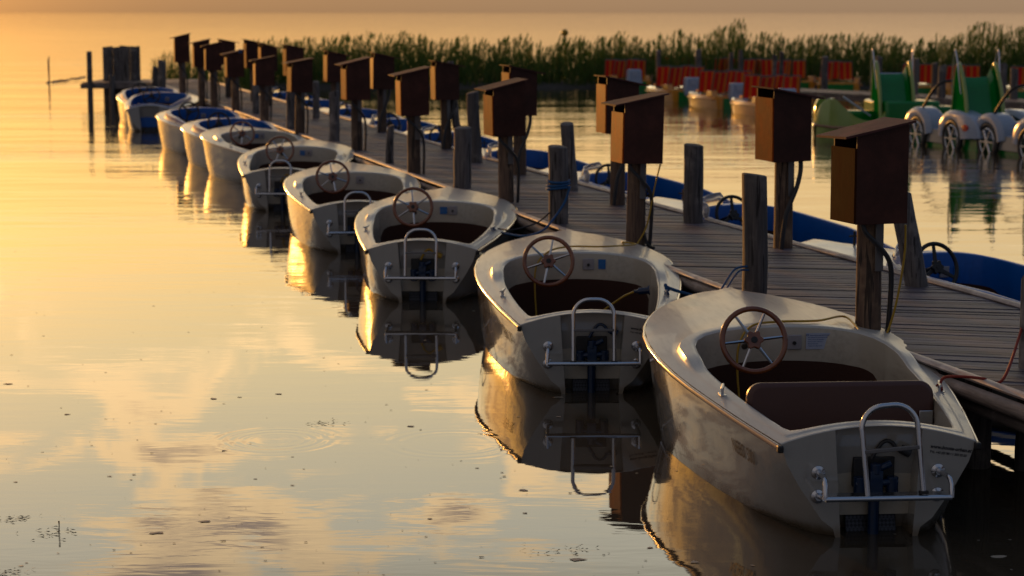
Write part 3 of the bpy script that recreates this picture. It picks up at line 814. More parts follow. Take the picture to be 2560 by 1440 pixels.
# ------------------------------------------------------------------ jetty
ZD = .68
eL0, eL1 = at(2254, 882, ZD), at(440, 225, ZD); eR0, eR1 = at(2560, 770, ZD), at(680, 260, ZD)
jd = Vector((-.2650, .9642, 0)).normalized()
dirL = (at(1650, 660, ZD) - at(2254, 882, ZD)); dirL.normalize()
JA = math.atan2(.272, 1.0)       # jetty runs this far to the left of the view
jd = Vector((-math.sin(JA), math.cos(JA), 0)); jn = Vector((math.cos(JA), math.sin(JA), 0))
oL = at(2254, 882, ZD) + jn * .05            # a point of the left edge
oR = at(2000, 617, ZD)                       # a point of the right edge
JW = (oR - oL).dot(jn)
base = Vector((oL.x, oL.y, ZD))


def jet(a, s):
    """point of the deck plane: a metres across from the left edge, s metres along"""
    return base + jn * a + jd * s


jetty = empty('wooden_jetty', (0, 0, 0))
tag(jetty, 'long grey plank jetty between the two rows of moored boats', 'jetty')
rnd = random.Random(4)
m = MB(); tones = []
S0, S1 = -6.0, 56.5
s = S0; pitch = .118
while s < S1:
    sk = interp([(-6, -.58), (-1, -.60), (3, -.46), (9, -.40), (20, -.36), (56, -.34)], s)      # the boards lie askew
    wv = pitch - .012 + rnd.uniform(-.003, .003); dz = rnd.uniform(-.004, .004)
    eo = [rnd.uniform(-.02, .02) for _ in range(2)]
    p = [jet(-.0 + eo[0], s - sk * JW / 2), jet(JW + eo[1], s + sk * JW / 2), jet(JW + eo[1], s + wv + sk * JW / 2), jet(eo[0], s + wv - sk * JW / 2)]
    top = [q + Vector((0, 0, dz)) for q in p]; bot = [q - Vector((0, 0, .035)) for q in p]
    m.add(top + bot, [(0, 1, 2, 3), (7, 6, 5, 4), (0, 4, 5, 1), (1, 5, 6, 2), (2, 6, 7, 3), (3, 7, 4, 0)])
    tones += [rnd.random()] * 6
    s += pitch
db = m.build('deck_boards', M['deck'], jetty, smooth=0)
# tone per board (order of faces is kept)
att = db.data.attributes.new('tone', 'FLOAT', 'FACE'); att.data.foreach_set('value', tones[:len(db.data.polygons)])
# grain runs along the boards: the mesh keeps world axes, boards lie close to x


def jrun(name, a, z, r, s0, s1, mat, flat=1.0, wob=.01, n=8, seed=1, step=1.2, bow=0.0):
    rr = random.Random(seed); pts = []; k = int((s1 - s0) / step)
    for i in range(k + 1):
        s_ = s0 + (s1 - s0) * i / k
        pts.append(jet(a + rr.uniform(-wob, wob) + bow * math.sin(PI * i / k), s_) + Vector((0, 0, z - ZD + rr.uniform(-wob, wob) * .6)))
    m = MB(); m.tube(pts, r, n, flat=flat); return m.build(name, mat, jetty, smooth=60)


jrun('edge_strip', JW + .03, ZD + .012, .026, -6, 56, M['strip'], flat=1.6, seed=5)
jrun('edge_strip', -.03, ZD - .004, .024, -6, 56, M['strip'], flat=1.6, seed=6)
jrun('edge_log', -.06, ZD - .085, .052, -6, 56, M['beam'], seed=7, wob=.018)
jrun('edge_log', -.02, ZD - .19, .045, -6, 56, M['beam'], seed=8, wob=.02)
jrun('edge_log', JW + .0, ZD - .10, .05, -6, 56, M['beam'], seed=9)
jrun('stringer', JW * .35, ZD - .12, .06, -6, 56, M['beam'], seed=10)
jrun('stringer', JW * .7, ZD - .12, .06, -6, 56, M['beam'], seed=11)
for i in range(14):
    for a in (.22, JW - .25):
        s_ = -5.2 + i * 4.6; m = MB(); q = jet(a, s_); m.tube([(q.x, q.y, -.8), (q.x, q.y, ZD - .05)], .095, 10); m.build('support_pile', M['log'], jetty, smooth=50)
# head of the jetty: a platform that reaches left, on its own piles
pA, pB = at(226, 203, ZD), at(478, 226, ZD)
m = MB(); px0 = pA.x; Yc = pA.y
rnd = random.Random(8)
for i in range(15):
    x = px0 + i * .235
    m.box((x + .11, Yc + .4 + rnd.uniform(-.02, .02), ZD - .02 + rnd.uniform(-.004, .004)), (.222, 3.4, .04))
m.box((px0 + 1.7, Yc - 1.33, ZD - .12), (3.5, .08, .16))
m.build('head_platform', M['beam'], jetty, smooth=0)
m = MB(); q = jet(JW * .5, 53)

scr = empty('plank_screen', (0, 0, 0)); tag(scr, 'dark upright screen of vertical planks at the far end of the jetty', 'screen')
m = MB(); rnd = random.Random(3)
a0, a1 = atY(256, 116, Yc + .2), atY(350, 116, Yc + .2); nw = 11; wpl = (a1.x - a0.x) / nw
for i in range(nw):
    hh = a0.z + rnd.uniform(-.03, .03); m.box((a0.x + wpl * (i + .5), Yc + .2 + rnd.uniform(-.01, .01), (hh - .3) / 2), (wpl * .96, .03, hh + .3))
m.build('planks', M['log'], scr, smooth=0)
m = MB()
for u in (276, 336): q = atY(u, 200, Yc - .0); m.tube([(q.x, q.y + .06, -.6), (q.x, q.y + .06, a0.z - .15)], .07, 8)
m.build('screen_posts', M['log'], scr, smooth=50)


def post(name, foot, top_z, r, lean=(0, 0), mat='log', seed=0, foot_z=None, cut=.02, below=0.0, r_top=None):
    rr = random.Random(seed); m = MB(); n = 16; hgt = top_z - foot.z + below
    prof = [1 + rr.uniform(-.06, .06) for _ in range(n)]
    rows = []; K = 9; wob = [rr.uniform(-.012, .012) for _ in range(K + 1)]
    for i in range(K + 1):
        t = i / K; z = -below + hgt * t; rad = r + ((r_top or r * .93) - r) * t
        cx = lean[0] * (z / max(top_z - foot.z, .1)) + wob[i] * .5; cy = lean[1] * t + wob[-i] * .3
        rows.append([(cx + rad * prof[k] * (1 + rr.uniform(-.012, .012)) * math.cos(2 * PI * k / n), cy + rad * prof[k] * math.sin(2 * PI * k / n),
                      z + (cut * math.cos(2 * PI * k / n + seed) if i == K else 0)) for k in range(n)])
    last = rows[-1]; cx = sum(q[0] for q in last) / n; cy = sum(q[1] for q in last) / n; cz = sum(q[2] for q in last) / n
    rows.append([(cx + (q[0] - cx) * .86, cy + (q[1] - cy) * .86, q[2] + .008) for q in last])
    m.grid(rows, close=True); m.add([q for q in rows[-1]], [tuple(range(n))])
    m.add([q for q in rows[0]], [tuple(range(n))])
    o = m.build(name, M[mat], None, smooth=50, doubles=True); o.location = foot
    return o


G_P = 'mooring posts standing through the jetty'
# foot u, v ; top v ; width px ; lean of the top in px ; label
POSTS = [
    (1888, 738, 438, 66, 0, 'sturdy grey post with rusty streaks behind the bow of the nearest cream boat'),
    (1396, 558, 367, 50, 0, 'grey post wrapped in blue rope'),
    (1156, 470, 320, 44, 2, 'grey post with level top, left of the third charging box'),
    (973, 408, 315, 30, 4, 'short carved stub post behind the fourth cream boat'),
    (836, 352, 230, 28, 0, 'plain dark post just left of the fifth charging box on the left edge'),
    (728, 322, 226, 24, 0, 'narrow dark post left of the box with a pale roof'),
    (2292, 714, 480, 60, -42, 'leaning grey post behind the nearest charging box'),
    (1733, 556, 363, 50, 0, 'grey post with a blue rope knot on the right edge of the jetty'),
    (1430, 476, 310, 34, -12, 'curved grey post behind the rope wrapped one'),
    (1191, 406, 232, 32, -10, 'thin leaning dark post right of the fourth charging box'),
    (1040, 350, 240, 24, 0, 'dark post on the right edge beside the fourth charging box'),
    (640, 284, 205, 18, 0, 'far dark post left of the sixth charging box'),
    (405, 226, 152, 20, 0, 'lone post on the jetty near the plank screen'),
    (388, 222, 168, 14, 0, 'shorter post close to the plank screen'),
    (790, 296, 205, 18, 0, 'far dark post on the right edge under the distant boxes'),
]
posts = []
for i, (u, v, tv, wd, ln, lab) in enumerate(POSTS):
    q = at(u, v, ZD); t = atY(u + ln, tv, q.y); r_ = wd / F * q.y / 2
    o = post('mooring_post', q, t.z, r_, (t.x - q.x, 0), 'log', seed=i + 3, cut=.012 if wd > 40 else .02, below=1.2, r_top=r_ * (.55 if 'carved' in lab else .97))
    tag(o, lab, 'post', G_P); posts.append(o)
# the pile cut by the right edge of the picture
q = at(2573, 1062, .3); o = post('mooring_post', Vector((q.x, q.y, .0)), 1.28, .085, (0, 0), 'log', 77, below=.8, cut=.05)
tag(o, 'dark pile cut off by the right edge of the picture, holding the red rope', 'post', G_P); pile0 = o
# piles of the jetty head
for (u, v, tv, wd, lab) in ((226, 246, 130, 15, 'thin tall pile standing left of the plank screen'), (281, 240, 188, 14, 'pile under the front edge of the jetty head')):
    q = at(u, v, 0); q.y = Yc - 1.42 - (.0 if u > 250 else .05); q = atY(u, v, q.y); q.z = 0; t = atY(u, tv, q.y); tz = t.z
    o = post('mooring_post', q, tz, wd / F * q.y / 2, (0, 0), 'log', 55 + int(u), below=.8); tag(o, lab, 'post', G_P)

# ------------------------------------------------------------------ charging boxes on posts


M['door_unlit'] = material('unlit_brown_ply', (.06, .02, .008), .6, spec=.02, build=boxf((.042, .013, .005), .3))  # unlit copy of the door colour: dimmer light painted in, nearest box only


def make_charger(mirror, hp, bh, seed, logmat='brownlog'):
    """post with a plywood box; local y runs along the jetty, mirror puts the low eave on the right"""
    rr = random.Random(seed); root = empty('charging_post'); sg = -1 if mirror else 1
    W, D = .40, .40; z0, z1 = hp, hp + bh; rise = .085
    m = MB(); n = 14
    rows = []
    for i in range(8):
        t = i / 7; rad = .102 - .012 * t
        rows.append([(rad * (1 + .05 * math.sin(3 * k + seed)) * math.cos(2 * PI * k / n) + .004 * math.sin(5 * t + seed), rad * math.sin(2 * PI * k / n), -1.2 + (z0 + .05 + 1.2) * t) for k in range(n)])
    m.grid(rows, close=True); m.build('post', M[logmat], root, smooth=50)
    zl = z1 - rise if not mirror else z1; zr = z1 if not mirror else z1 - rise
    zl, zr = (z1 - rise, z1) if sg > 0 else (z1, z1 - rise)
    x0, x1, y0, y1 = -W / 2, W / 2, -D / 2, D / 2; th = .016
    m = MB()
    for yy in (y0, y1 - th):        # sides toward and away from the camera
        j = [rr.uniform(-.004, .004) for _ in range(4)]
        m.add([(x0, yy, z0 + j[0]), (x1, yy, z0 + j[1]), (x1, yy, zr), (x0, yy, zl), (x0, yy + th, z0 + j[0]), (x1, yy + th, z0 + j[1]), (x1, yy + th, zr), (x0, yy + th, zl)],
              [(0, 1, 2, 3), (7, 6, 5, 4), (0, 4, 5, 1), (1, 5, 6, 2), (2, 6, 7, 3), (3, 7, 4, 0)])
    m.box(((x0 + x1) / 2, 0, z0 + .02), (W - 2 * th - .004, D - 2 * th - .004, .016))
    m.box((x1 - th / 2 - .002, 0, (z0 + zr) / 2), (th, D - 2 * th - .004, zr - z0 - .02))
    m.build('box', M['box'], root, smooth=0)
    # door toward the water, leaving an open slot under the roof
    m = MB(); dh = zl - z0 - .09
    m.box((x0 - th / 2 - .002, 0, z0 + .006 + dh / 2), (th, D + .004, dh)); m.build('door', M['door_unlit' if seed == 5 else 'door'], root, smooth=0)
    # roof board
    m = MB(); ov = .11; slope = (zr - zl) / W
    xa, xb = x0 - (ov if sg > 0 else .03), x1 + (.03 if sg > 0 else ov); ya, yb = y0 - .05, y1 + .07
    f = lambda x: zl + (x - x0) * slope + .004
    j = [rr.uniform(-.006, .006) for _ in range(4)]
    m.add([(xa, ya, f(xa) + j[0]), (xb, ya, f(xb) + j[1]), (xb, yb, f(xb) + j[2]), (xa, yb, f(xa) + j[3])] + [(xa, ya, f(xa) + .016 + j[0]), (xb, ya, f(xb) + .016 + j[1]), (xb, yb, f(xb) + .016 + j[2]), (xa, yb, f(xa) + .016 + j[3])],
          [(3, 2, 1, 0), (4, 5, 6, 7), (0, 1, 5, 4), (1, 2, 6, 5), (2, 3, 7, 6), (3, 0, 4, 7)])
    m.build('roof', M['roof'], root, smooth=0)
    # conduit and feed cable
    m = MB(); m.box((-.0 + .03, -.108, z0 - .17), (.062, .018, .36)); m.build('conduit', M['conduit'], root, bevel=.004)
    m = MB()
    if sg > 0: pth = [(-.12, -.13, z0 + .02), (-.10, -.15, z0 - .06), (.0, -.16, z0 - .16), (.09, -.15, z0 - .27), (.125, -.12, z0 - .42), (.125, -.1, .16), (.12, -.08, -.02)]
    else: pth = [(.12, -.13, z0 + .02), (.115, -.14, z0 - .10), (.07, -.15, z0 - .26), (.0, -.15, z0 - .42), (-.05, -.15, z0 - .56), (-.085, -.14, .01)]
    sm = []
    for i in range(len(pth) - 1):
        a, b = Vector(pth[i]), Vector(pth[i + 1]); pa = Vector(pth[max(i - 1, 0)]); pb = Vector(pth[min(i + 2, len(pth) - 1)])
        for t in (0, .25, .5, .75):
            sm.append(.5 * ((2 * a) + (b - pa) * t + (2 * pa - 5 * a + 4 * b - pb) * t * t + (3 * a - pa - 3 * b + pb) * t ** 3))
    sm.append(Vector(pth[-1])); m.tube(sm, .019 if sg > 0 else .024, 8); m.build('feed_cable', M['hose'], root, smooth=60)
    return root


G_C = 'brown charging boxes on posts along the jetty'
CH = [  # foot u, v, box bottom v, right/left high top v, mirrored, label
    (2168, 832, 562, 312, 0, 'nearest brown charging box, weathered red roof, on a split brown post'),
    (1588, 617, 411, 240, 0, 'brown charging box with black cable coil, second nearest on the left edge'),
    (1266, 505, 340, 203, 0, 'brown charging box above the third cream boat, third nearest on the left edge'),
    (1036, 434, 289, 172, 0, 'brown charging box fourth nearest on the left edge, pale roof tilted left'),
    (893, 376, 250, 152, 0, 'brown charging box fifth on the left edge, its water side lit orange'),
    (750, 335, 231, 134, 0, 'brown charging box with bright pale roof, sixth on the left edge'),
    (662, 302, 214, 132, 0, 'brown charging box with pale roof, seventh on the left edge'),
    (590, 276, 193, 122, 0, 'far brown charging box with a small blue mark'),
    (536, 262, 176, 107, 0, 'far brown charging box with an orange lit left side'),
    (505, 254, 168, 103, 0, 'far narrow brown charging box against the lake, second from the left end'),
    (457, 243, 156, 98, 0, 'leftmost brown charging box, alone against the lake'),
    (1958, 620, 404, 222, 1, 'brown charging box, orange lit side, thick black hose, nearest on the right edge'),
    (1543, 512, 335, 194, 1, 'brown charging box half hidden behind the second nearest one'),
    (1299, 436, 290, 167, 1, 'brown charging box mostly hidden behind another, only its roof showing'),
    (1116, 372, 250, 150, 1, 'brown charging box on a leaning braced post, fourth on the right edge'),
    (955, 330, 223, 136, 1, 'brown charging box fifth on the right edge, before the reeds'),
    (838, 304, 206, 122, 1, 'brown charging box sixth on the right edge, before the reeds'),
    (738, 282, 190, 115, 1, 'brown charging box behind the one with the bright roof'),
    (672, 264, 178, 105, 1, 'far brown charging box, right of a close pair'),
    (636, 254, 170, 99, 1, 'far brown charging box, left of a close pair'),
    (572, 243, 162, 93, 1, 'tallest looking far brown charging box against the lake'),
]
proto = {}
chargers = []
for i, (u, v, bv, tv, mir, lab) in enumerate(CH):
    q = at(u, v, ZD); zb = atY(u, bv, q.y - .2).z - ZD; zt = atY(u, tv, q.y - .2).z - ZD
    if i in (0, 1, 11): o = make_charger(bool(mir), zb, zt - zb, i + 5)
    else:
        key = (mir, i % 2)
        if key not in proto: proto[key] = (make_charger(bool(mir), zb, zt - zb, i + 5), zb, zt - zb); o = proto[key][0]
        else:
            o = copy_tree(proto[key][0]); o.scale = (1, 1, zb / proto[key][1])
    rr = random.Random(i * 7 + 1)
    o.location = q; o.rotation_euler = (R(rr.uniform(-.8, .8)), R(rr.uniform(-1.2, 1.2)) if i else 0, JA + R(rr.uniform(-2.5, 2.5) if i else 0)); tag(o, lab, 'charging box', G_C)
    chargers.append(o)
m = MB(); m.box((-.02, -.206, 0), (.09, .008, .09)); bm_ = m.build('blue_sign', M['bluesheet'], chargers[7], smooth=0); bm_.location = (.13, 0, (atY(597, 129, 47).z - ZD) / chargers[7].scale.z)
# a coil hook beside the second box
q = at(1627, 480, 0)

# ------------------------------------------------------------------ blue lined boats on the right
G_R = 'white boats with blue cockpits moored along the right side of the jetty'
rb = make_boat('motor_boat', dict(SPB, wide=.86, screen=True, bowcleat=True, rail='blue'))
RL = ['blue boat cut by the right edge of the picture, grey seat, clear windscreen',
      'second blue and white boat on the right, black wheel showing between two posts',
      'third blue and white boat on the right, black wheel beside the braced post',
      'fourth blue and white boat on the right, pale sticker inside its cockpit',
      'fifth blue and white boat on the right, before the reed reflection',
      'sixth blue and white boat on the right side',
      'seventh blue and white boat on the right side, small between posts',
      'eighth blue and white boat on the right side, small between posts',
      'farthest blue and white boat on the right side of the jetty']
bow0 = Vector((3.02, 20.35, 0)); stepv = jd * 4.86
HR = 24.5
for i, lab in enumerate(RL):
    o = rb if i == 0 else copy_tree(rb)
    bow = bow0 + stepv * i; hd = HR + random.Random(i).uniform(-1.5, 1.5) if i else HR
    dv = Vector((-math.sin(R(hd)), math.cos(R(hd)), 0)); st = bow - dv * L
    place_xy(o, st.x, st.y, hd, -.09); tag(o, lab, 'motor boat', G_R)
m = MB(); m.box((.24, 2.672, .70), (.068, .004, .09)); m.build('info_sheet', M['bluesheet'], rb, smooth=0)

T_ = rb.matrix_basis
bpy.context.view_layer.update()
m = MB(); m.box((0, 0, 0), (.42, .30, .10), Matrix.Rotation(R(28), 3, 'Y')); o = m.build('slab', M['vinyl'], None, bevel=.03); o.location = rb.matrix_world @ Vector((.30, 1.35, .50)); o.rotation_euler = (0, 0, R(20))  # plain brown slab in place of an unidentified brown object
tag(o, 'brown cushion leaning in the blue boat cut by the right edge', 'slab')
ch_ = chargers[14]; m = MB(); m.tube([(.30, -.05, -.02), (.17, -.02, .45), (.09, 0, ch_.children[0].bound_box[1][2])], [.085, .07, .06], 10); m.build('brace', M['log'], ch_, smooth=50)
# ------------------------------------------------------------------ ropes and leads


def curve_pts(pts, k=8):
    pts = [Vector(p) for p in pts]; out = []
    for i in range(len(pts) - 1):
        a, b = pts[i], pts[i + 1]; pa = pts[max(i - 1, 0)]; pb = pts[min(i + 2, len(pts) - 1)]
        for j in range(k):
            t = j / k
            out.append(.5 * ((2 * a) + (b - pa) * t + (2 * pa - 5 * a + 4 * b - pb) * t * t + (3 * a - pa - 3 * b + pb) * t ** 3))
    out.append(pts[-1]); return out


def rope(name, pts, r, mat, label, cat, group=None, extra=None):
    m = MB(); m.tube(curve_pts(pts), r, 7)
    if extra: extra(m)
    o = m.build(name, M[mat], None, smooth=60); return tag(o, label, cat, group)


def inboat(b, x, y, z):
    bpy.context.view_layer.update(); return b.matrix_world @ Vector((x, y, z))


bpy.context.view_layer.update()
def cl(b, sgn):
    y = 1.15; x = sgn * (interp(WS, y) - .085); return inboat(b, x, y, deck_h(x, y, interp(WS, y), 1) + .03)
def knot(p, r=.02):
    def f(m):
        rr = random.Random(int(p.x * 100))
        for i in range(4):
            m.tube([p + Vector((rr.uniform(-r, r), rr.uniform(-r, r), rr.uniform(-.02, .02))) for _ in range(4)], .008, 6)
    return f
c1 = cl(b1, 1); pz = pile0.location
rope('mooring_rope', [c1, c1 + Vector((.05, .02, .06)), c1 + Vector((.28, .0, .05)), atY(2460, 960, c1.y + .05), atY(2510, 945, c1.y - .1), Vector((pz.x - .07, pz.y, .95))], .0095, 'redrope',
     'red rope from the nearest boat to the pile at the right edge', 'rope', None, knot(c1))
c2 = cl(b2, 1)
rope('mooring_rope', [c2, c2 + Vector((-.01, 0, .06)), c2 + Vector((.0, .02, .04)), c2 + Vector((.1, .05, .0)), c2 + Vector((.25, .1, -.05)), c2 + Vector((.45, .25, -.12))], .014, 'bluerope',
     'blue rope knotted to the cleat of the second nearest boat', 'rope', None, knot(c2))
P1, P2 = POSTS[0], POSTS[1]
p1 = at(P1[0], P1[1], ZD); p2 = at(P2[0], P2[1], ZD)
rope('mooring_rope', [Vector((p1.x - .08, p1.y - .08, ZD + .25)), atY(1835, 675, p1.y - .15), atY(1800, 728, p1.y - .3), atY(1788, 745, p1.y - .3)], .009, 'bluerope',
     'thin blue rope from the sturdy near post down to the water side', 'rope', None,
     lambda m: m.tube(curve_pts([Vector((p1.x - .07, p1.y - .09, ZD + .22)), atY(1845, 680, p1.y - .15), atY(1812, 728, p1.y - .3)]), .008, 6))
def wrap(m):
    for k, zz in ((0, .505), (1, .535), (2, .555)):
        z0 = atY(1396, 458 + 9 * k - 6, p2.y).z
        pts = [Vector((p2.x + (.118 + .004 * k) * math.cos(a), p2.y + (.118 + .004 * k) * math.sin(a), z0 + .014 * math.sin(a + k))) for a in [i * PI / 9 for i in range(19)]]
        m.tube(pts, .014, 7)
c3 = cl(b3, 1)
rope('mooring_rope', [atY(1424, 468, p2.y - .1), atY(1412, 505, p2.y - .16), atY(1385, 545, p2.y - .3), atY(1358, 575, p2.y - .5), atY(1310, 590, p2.y - .9), atY(1250, 580, c3.y + .1), c3], .013, 'bluerope',
     'thick blue rope wound round a post and led to the third boat', 'rope', None, lambda m: (wrap(m), knot(c3)(m)))
rope('mooring_rope', [Vector((p2.x - .1, p2.y - .05, ZD + .12)), atY(1340, 558, p2.y - .3), atY(1280, 575, p2.y - .7), c3 + Vector((.06, 0, 0))], .009, 'blackrope',
     'thin dark rope beside the blue one, from the post to the third boat', 'rope')
# yellow leads
A = chargers[0].location; B = chargers[1].location
dk = lambda b, x, y, dz=.012: inboat(b, x, y, deck_h(x, y, interp(WS, y), 1) + dz)
rope('charging_lead', [atY(2264, 562, A.y - .1), atY(2261, 640, A.y - .1), atY(2240, 760, A.y - .12), atY(2212, 845, A.y - .15), at(2190, 850, ZD + .012), at(2160, 838, .75),
     dk(b1, .62, 3.3, .03), dk(b1, .30, 2.85, .05), dk(b1, .0, 2.78, .05), dk(b1, -.2, 2.69, .045), inboat(b1, -.30, 2.62, .70), inboat(b1, -.32, 2.58, .5), inboat(b1, -.30, 2.5, .14)], .0085, 'yellow',
     'yellow lead hanging from the nearest box and over the nearest boat', 'cable', 'yellow charging leads')
rope('charging_lead', [atY(1651, 410, B.y - .1), atY(1636, 470, B.y - .1), atY(1618, 560, B.y - .12), atY(1596, 605, B.y - .14), at(1580, 622, ZD + .012), at(1556, 606, .78),
     dk(b2, .62, 3.6, .03), dk(b2, .25, 3.0, .05), dk(b2, -.05, 2.85, .06), dk(b2, -.25, 2.7, .05), inboat(b2, -.36, 2.62, .70), inboat(b2, -.38, 2.58, .5), inboat(b2, -.36, 2.5, .14)], .0085, 'yellow',
     'yellow lead hanging from the second box and over the second nearest boat', 'cable', 'yellow charging leads')
def plug(m):
    a = inboat(b2, .46, 1.35, .66); bq = inboat(b2, .58, 1.35, .675)
rope('charging_lead', [inboat(b2, .20, 1.7, .42), inboat(b2, .36, 1.6, .55), inboat(b2, .45, 1.55, .60)], .0085, 'yellow', 'short yellow lead running to the blue plug inside the second nearest boat', 'cable', 'yellow charging leads')
m = MB(); a, bq = inboat(b2, .45, 1.55, .60), inboat(b2, .57, 1.53, .615); m.tube([a, a.lerp(bq, .3), a.lerp(bq, .32), bq, bq.lerp(a, -.02), bq + (bq - a) * .12], [.014, .018, .03, .03, .042, .042], 12)
o = m.build('power_plug', M['motorblue'], None, smooth=50); tag(o, 'blue round plug at the starboard wall inside the second nearest boat', 'plug')
# dark cable tails on the deck by the second box
rope('cable_tail', [atY(1606, 560, B.y), atY(1612, 590, B.y - .05), at(1620, 612, ZD + .03), at(1634, 620, ZD + .015)], .016, 'hose', 'short black cable tail on the deck at the foot of the second box', 'cable')
rope('cable_tail', [atY(1607, 470, B.y), atY(1618, 478, B.y - .02), atY(1625, 484, B.y - .02), atY(1612, 492, B.y - .02), atY(1622, 474, B.y)], .008, 'hose', 'black wire twist at the side of the second charging post', 'cable')

# ------------------------------------------------------------------ far dock, pedal boats, slides


def make_pedal(seats, box=True):
    root = empty('pedal_boat'); m = MB()
    for sx in (-1, 1):      # two floats
        rows = []
        for y, wv, hh in ((0, .20, .30), (.3, .24, .34), (1.2, .26, .36), (2.1, .24, .38), (2.6, .14, .42), (2.8, .03, .44)):
            rows.append([(sx * .52 - wv, y, hh), (sx * .52 - wv * .95, y, .12), (sx * .52 - wv * .6, y, -.12), (sx * .52 + wv * .6, y, -.12), (sx * .52 + wv * .95, y, .12), (sx * .52 + wv, y, hh)])
        m.grid(rows, close=True); m.add(rows[0], [tuple(range(6))])
    m.box((0, 1.2, .34), (1.5, 2.3, .10)); m.box((-.80, 1.2, .30), (.05, 2.2, .06)); m.box((.80, 1.2, .30), (.05, 2.2, .06))
    m.box((-.66, .55, .47), (.22, .5, .18), taper=.8); m.box((.66, .55, .47), (.22, .5, .18), taper=.8)
    m.build('hull', M['sungold'], root, bevel=.03)
    m = MB(); m.box((0, -.03, .12), (1.0, .05, .42)); m.build('stern_panel', M['green'], root, bevel=.01)
    if box:
        m = MB(); m.box((0, .02, .50), (.62, .34, .62), taper=.86); m.build('stern_box', M['paleplastic'], root, bevel=.06)
        m = MB(); m.box((-.02, -.163, .64), (.22, .006, .16)); m.build('sticker', M['notice'], root, smooth=0)
    for (x, y, yaw) in seats:
        st = empty('seat', (x, y, .40)); st.parent = root; st.rotation_euler = (0, 0, R(yaw))
        m = MB(); m.box((0, .18, .10), (.46, .46, .06)); m.box((0, -.18, .40), (.46, .05, .66), Matrix.Rotation(R(16), 3, 'X')); m.build('canvas', M['stripes'], st, bevel=.01)
        m = MB()
        for sx in (-1, 1): m.tube([(sx * .245, .40, .04), (sx * .245, -.08, .06), (sx * .245, -.29, .76)], .016, 6)
        m.tube([(-.245, -.29, .76), (.245, -.29, .76)], .016, 6); m.build('seat_frame', M['conduit'], st, smooth=50)
    m = MB(); m.tube([(-.62, .35, .38), (-.62, .38, .62), (-.55, .60, .66)], .016, 6); m.tube([(.70, .0, .3), (.73, -.02, .60)], .03, 8); m.build('grab_handle', M['rail'], root, smooth=50)
    return root


G_E = 'pedal boats with red and yellow striped seats'
Yfar = at(1900, 296, 0).y
pbs = []
pb = make_pedal([(-.48, .62, 9), (.46, .80, -12), (-.40, 1.75, -10), (.42, 1.95, 14)])
E_ = [(1845, 258, 16, 'pedal boat with striped seats and a pale stern box, gold lit flank, between two boxes'),
      (1730, 240, 17, 'pedal boat with striped seats, gold lit flank, second from the left in the front row'),
      (1585, 214, 15, 'pedal boat with striped seats farthest left, mostly hidden by a box'),
      (1966, 276, 16, 'pedal boat with striped seats behind the orange lit charging box')]
def put(o, u, v, z, hd, lab, cat, g):
    q = at(u, v, z); o.location = (q.x, q.y, 0); o.rotation_euler = (0, 0, R(hd)); tag(o, lab, cat, g); return o
for i, (u, v, hd, lab) in enumerate(E_):
    o = pb if i == 0 else copy_tree(pb); put(o, u, v, .18, hd, lab, 'pedal boat', G_E)
    pbs.append(o)
# second row beyond the dock
E2 = [(1745, 208, 4, 'far pedal boat behind the front row, seats close together, second from the left'), (1830, 213, -6, 'far pedal boat behind the front row, left of the orange lit charging box'),
      (1545, 201, 5, 'far pedal boat at the left end of the striped seats'),(1650, 203, -4, 'far pedal boat behind the front row, seats close together, at the left'),
      (1905, 217, -3, 'far pedal boat beyond the dock, above the orange lit charging box'),
      (1990, 221, 3, 'far pedal boat beyond the dock, between the two dark dock posts'),
      (2100, 226, -5, 'far pedal boat beyond the dock, left of the first green slide'),
      (2310, 236, 2, 'far pedal boat beyond the dock, right of the pale round pole'),
      (2420, 241, -4, 'far pedal boat beyond the dock, seen behind the second slide'),
      (2540, 246, 2, 'far pedal boat beyond the dock, at the right edge')]
pb2 = make_pedal([(-.52, .7, 14), (.30, .95, -13), (-.15, 1.9, 6)], box=False)
for i, (u, v, hd, lab) in enumerate(E2):
    o = pb2 if i == 0 else copy_tree(pb2); put(o, u, v, .10, hd, lab, 'pedal boat', G_E)
    pbs.append(o)
# dock
dk_ = empty('plank_dock'); tag(dk_, 'low grey plank dock in the background on the right, among the pedal boats', 'dock')
d0, d1 = at(1800, 219, .55), at(2800, 268, .55); dv = (d1 - d0); ln = dv.length; dv.normalize(); dn = Vector((-dv.y, dv.x, 0))
m = MB(); rnd = random.Random(5); s = 0
rot = Matrix.Rotation(math.atan2(dv.y, dv.x), 3, 'Z')
while s < ln:
    c = d0 + dv * (s + .12) + dn * .9; m.box((c.x, c.y, .53 + rnd.uniform(-.005, .005)), (.225, 1.8, .04), rot); s += .24
m.build('deck_boards', M['beam'], dk_, smooth=0)
m = MB(); c = d0 + dv * (ln / 2); m.box((c.x, c.y, .42), (ln, .08, .16), rot); m.build('edge_beam', M['beam'], dk_, smooth=0)
